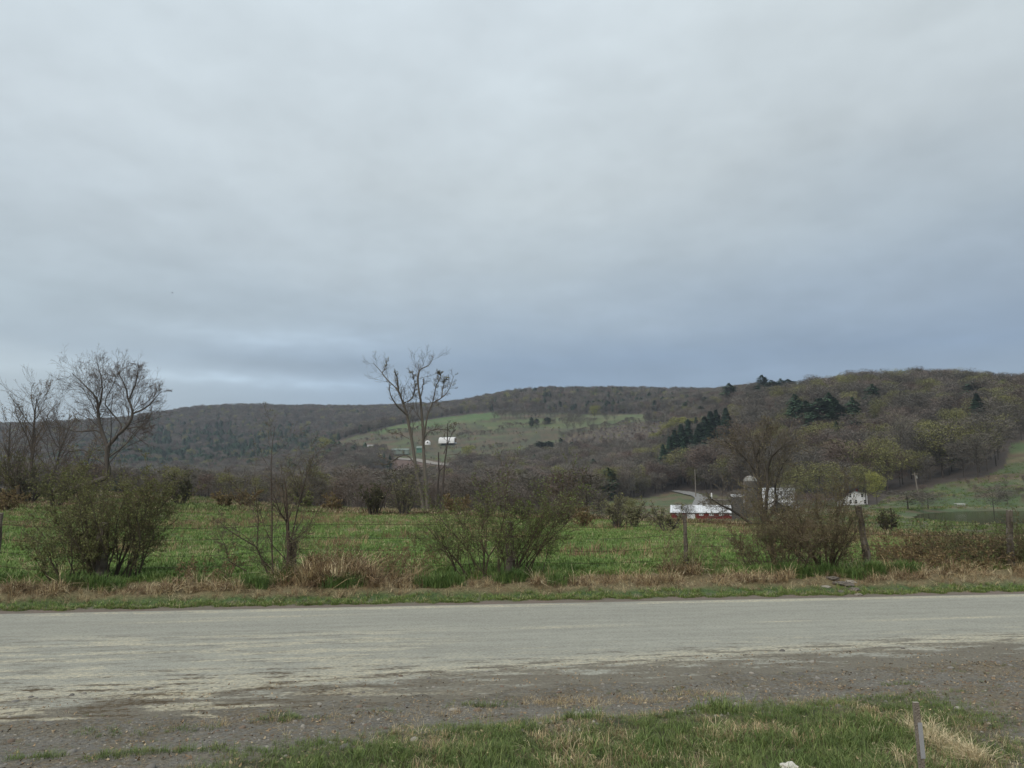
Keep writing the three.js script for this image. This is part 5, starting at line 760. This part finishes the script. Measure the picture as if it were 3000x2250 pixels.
{ // far verge, thatch under the fence, meadow
  const r = rng(301), V = [], S = [], T = [], Mg = [], Ms = [], G2 = [];
  const at2 = (X, e) => -(roadFar(X) + e);
  for (let k = 0; k < 7000; k++) { const X = -11 + 23 * r(), e = 0.72 + 0.42 * r() * r() + 0.2 * fbm(X * 1.6, 3, 3); if (r() < 0.3 + 0.9 * fbm(X * 2.2, e * 3, 3)) continue; V.push([X, at2(X, e), 0.45 + 0.5 * r(), mul(pick(GR, r), 1.4)]); if (r() < 0.25) S.push([X, at2(X, e), 0.5 + 0.4 * r(), pick(ST, r), 0, 1]); }
  // flattened straw, thicker where the photograph shows mounds: [x0, x1 px, e0, e1, how many, size]
  for (const [a, b, e0, e1, n, s] of [[-100, 3100, 1.05, 2.1, 3800, 0.42], [20, 190, 1.4, 2.1, 420, 0.85], [190, 520, 1.4, 2.0, 300, 0.6], [470, 720, 1.4, 2.1, 480, 0.8], [890, 1090, 1.7, 2.7, 700, 1.2], [1080, 1240, 1.5, 2.4, 420, 0.85], [1560, 2000, 1.45, 2.1, 700, 0.7], [1930, 2050, 2.2, 2.9, 220, 1.0], [2090, 2320, 1.4, 2.1, 420, 0.8], [2530, 2720, 1.4, 2.0, 260, 0.7], [2560, 3050, 1.7, 2.9, 650, 0.8], [810, 870, 1.9, 2.6, 110, 1.0]])
    for (let k = 0; k < n; k++) { const px = mix(a, b, r()), e = mix(e0, e1, r()), f = fenceAt(px, e), hum = Math.abs(fbm(f[0] * 1.1, f[2] * 1.1, 3)); if (r() > 2.6 * hum) continue; T.push([f[0], f[2], s * (0.55 + 0.6 * r()) * (0.7 + 0.8 * hum), pick(r() < 0.4 ? [lin(132, 110, 84), lin(112, 92, 70)] : ST, r), (s > 1.1 ? 0.2 * r() : 0), 0.9]); }
  for (const [px, e, n, w] of [[235, 2.0, 110, 0.5], [320, 1.9, 90, 0.35], [745, 1.9, 120, 0.35], [835, 2.3, 60, 0.15], [1010, 1.7, 80, 0.4], [1300, 1.7, 120, 0.6], [1500, 2.0, 100, 0.4], [1640, 1.8, 60, 0.3], [2300, 2.3, 220, 0.6], [2420, 2.1, 120, 0.35], [2560, 2.1, 140, 0.25], [2650, 2.2, 160, 0.35], [2500, 1.9, 60, 0.3]]) { const f = fenceAt(px, e); for (let k = 0; k < n * 0.6; k++) G2.push([f[0] + (r() + r() - 1) * w, f[2] + (r() - .5) * 0.35, 0.7 + 0.6 * r(), pick([lin(104, 128, 66), lin(88, 114, 58)], r)]); }
  for (let k = 0; k < 60000; k++) { const Z = 13.2 + 46 * r() ** 1.5, X = (-0.78 + 1.56 * r()) * Z, e = Z - roadFar(X); if (e < 2.4) continue; const f = fbm(X * 0.16, Z * 0.22, 4), f2 = fbm(X * 0.9, Z * 1.1, 3), dry = 0.06 + 0.6 * f + 0.5 * f2 + 0.24 * sm(26, 55, Z), sc = (0.8 + 0.5 * r()) * (1 + sm(22, 60, Z) * 0.5); if (r() < dry) Ms.push([X, -Z, sc * 0.95, pick(fbm(X * 0.07 + 8, Z * 0.07, 3) + 0.25 * sm(5, -15, X) > 0.12 && Z > 28 ? [lin(140, 112, 84), lin(124, 98, 74), lin(156, 130, 96)] : ST, r), 0, 0.6]); else Mg.push([X, -Z, sc, pick(MG, r)]); }
  scatter('verge_grass', 'mown green strip along the far road edge', 'grass', [clump(11, 15, 0.06, 0.004, 0.05, 0.6), clump(12, 15, 0.075, 0.004, 0.05, 0.8)], V.concat());
  scatter('verge_straw', 'dry stalks lying on the far grass strip', 'dry grass', [clump(13, 7, 0.1, 0.003, 0.06, 1.6, 0.7)], S);
  scatter('dead_grass', 'matted straw coloured dead grass along the fence', 'dead grass', [clump(14, 12, 0.32, 0.0055, 0.08, 1.2, 0.5), clump(15, 11, 0.30, 0.0055, 0.12, 1.8, 0.75), clump(16, 7, 0.44, 0.0045, 0.06, 0.8, 0.2)], T);
  scatter('tall_grass', 'lush dark green grass tufts at the foot of the fence', 'grass', [clump(17, 18, 0.24, 0.005, 0.07, 0.5), clump(18, 16, 0.2, 0.005, 0.08, 0.7)], G2);
  scatter('meadow_grass', 'green pasture grass of the meadow', 'grass', [clump(19, 20, 0.08, 0.007, 0.22, 0.9), clump(20, 20, 0.06, 0.007, 0.25, 1.0), clump(21, 16, 0.12, 0.006, 0.15, 0.7)], Mg);
  scatter('meadow_straw', 'dry straw tufts standing through the meadow', 'dry grass', [clump(22, 12, 0.10, 0.006, 0.13, 1.2, 0.4), clump(23, 9, 0.16, 0.005, 0.08, 0.8, 0.2)], Ms);
  const Wd = []; for (let k = 0; k < 14000; k++) { const Z = 20 + 42 * r(), X = (-0.8 + 1.6 * r()) * Z, q = fbm(X * 0.09 + 31, Z * 0.11, 3) + 0.22 * sm(-4, -16, X) * sm(26, 34, Z) + 0.16 * sm(4, 16, X) * sm(34, 44, Z) + 0.2 * sm(9, 14, X); if (q < 0.2 + 0.24 * r()) continue; Wd.push([X, -Z, 0.6 + 0.7 * r(), pick([lin(150, 122, 92), lin(132, 104, 80), lin(168, 144, 108), lin(120, 96, 74)], r), 0, 0.6]); }
  scatter('meadow_weeds', 'brown dead weeds in patches across the meadow', 'weeds', [clump(31, 10, 0.38, 0.006, 0.14, 0.6, 0.1), clump(32, 12, 0.26, 0.006, 0.16, 0.9, 0.3)], Wd);
  // pasture and rough field further out
  const F1 = []; for (let k = 0; k < 26000; k++) { const Z = 58 + 260 * r() ** 1.6, X = (-0.8 + 1.6 * r()) * Z, y = groundY(X, -Z), c = cover(X, y, -Z); if (c === 'wood' || pondD(X, -Z) < 1.06) continue; const n = fbm(X * 0.02, -Z * 0.02, 4) + 0.5 * fbm(X * 0.12, -Z * 0.12, 3), brown = c === 'pasture' ? 0.12 : 0.5; F1.push([X, -Z, (0.6 + 0.7 * r()) * (1 + Z / 220), r() < brown + n ? mul(pick([...ST, lin(120, 96, 72), lin(128, 104, 78)], r), 0.75) : pick(GR, r)]); }
  scatter('field_tussock', 'rough tussocks of the farther fields', 'grass', [clump(24, 16, 0.2, 0.02, 0.3, 0.8, 0.2), clump(25, 14, 0.26, 0.018, 0.24, 0.7, 0.1)], F1);
}
console.log('all done');
renderer.render(scene, camera);
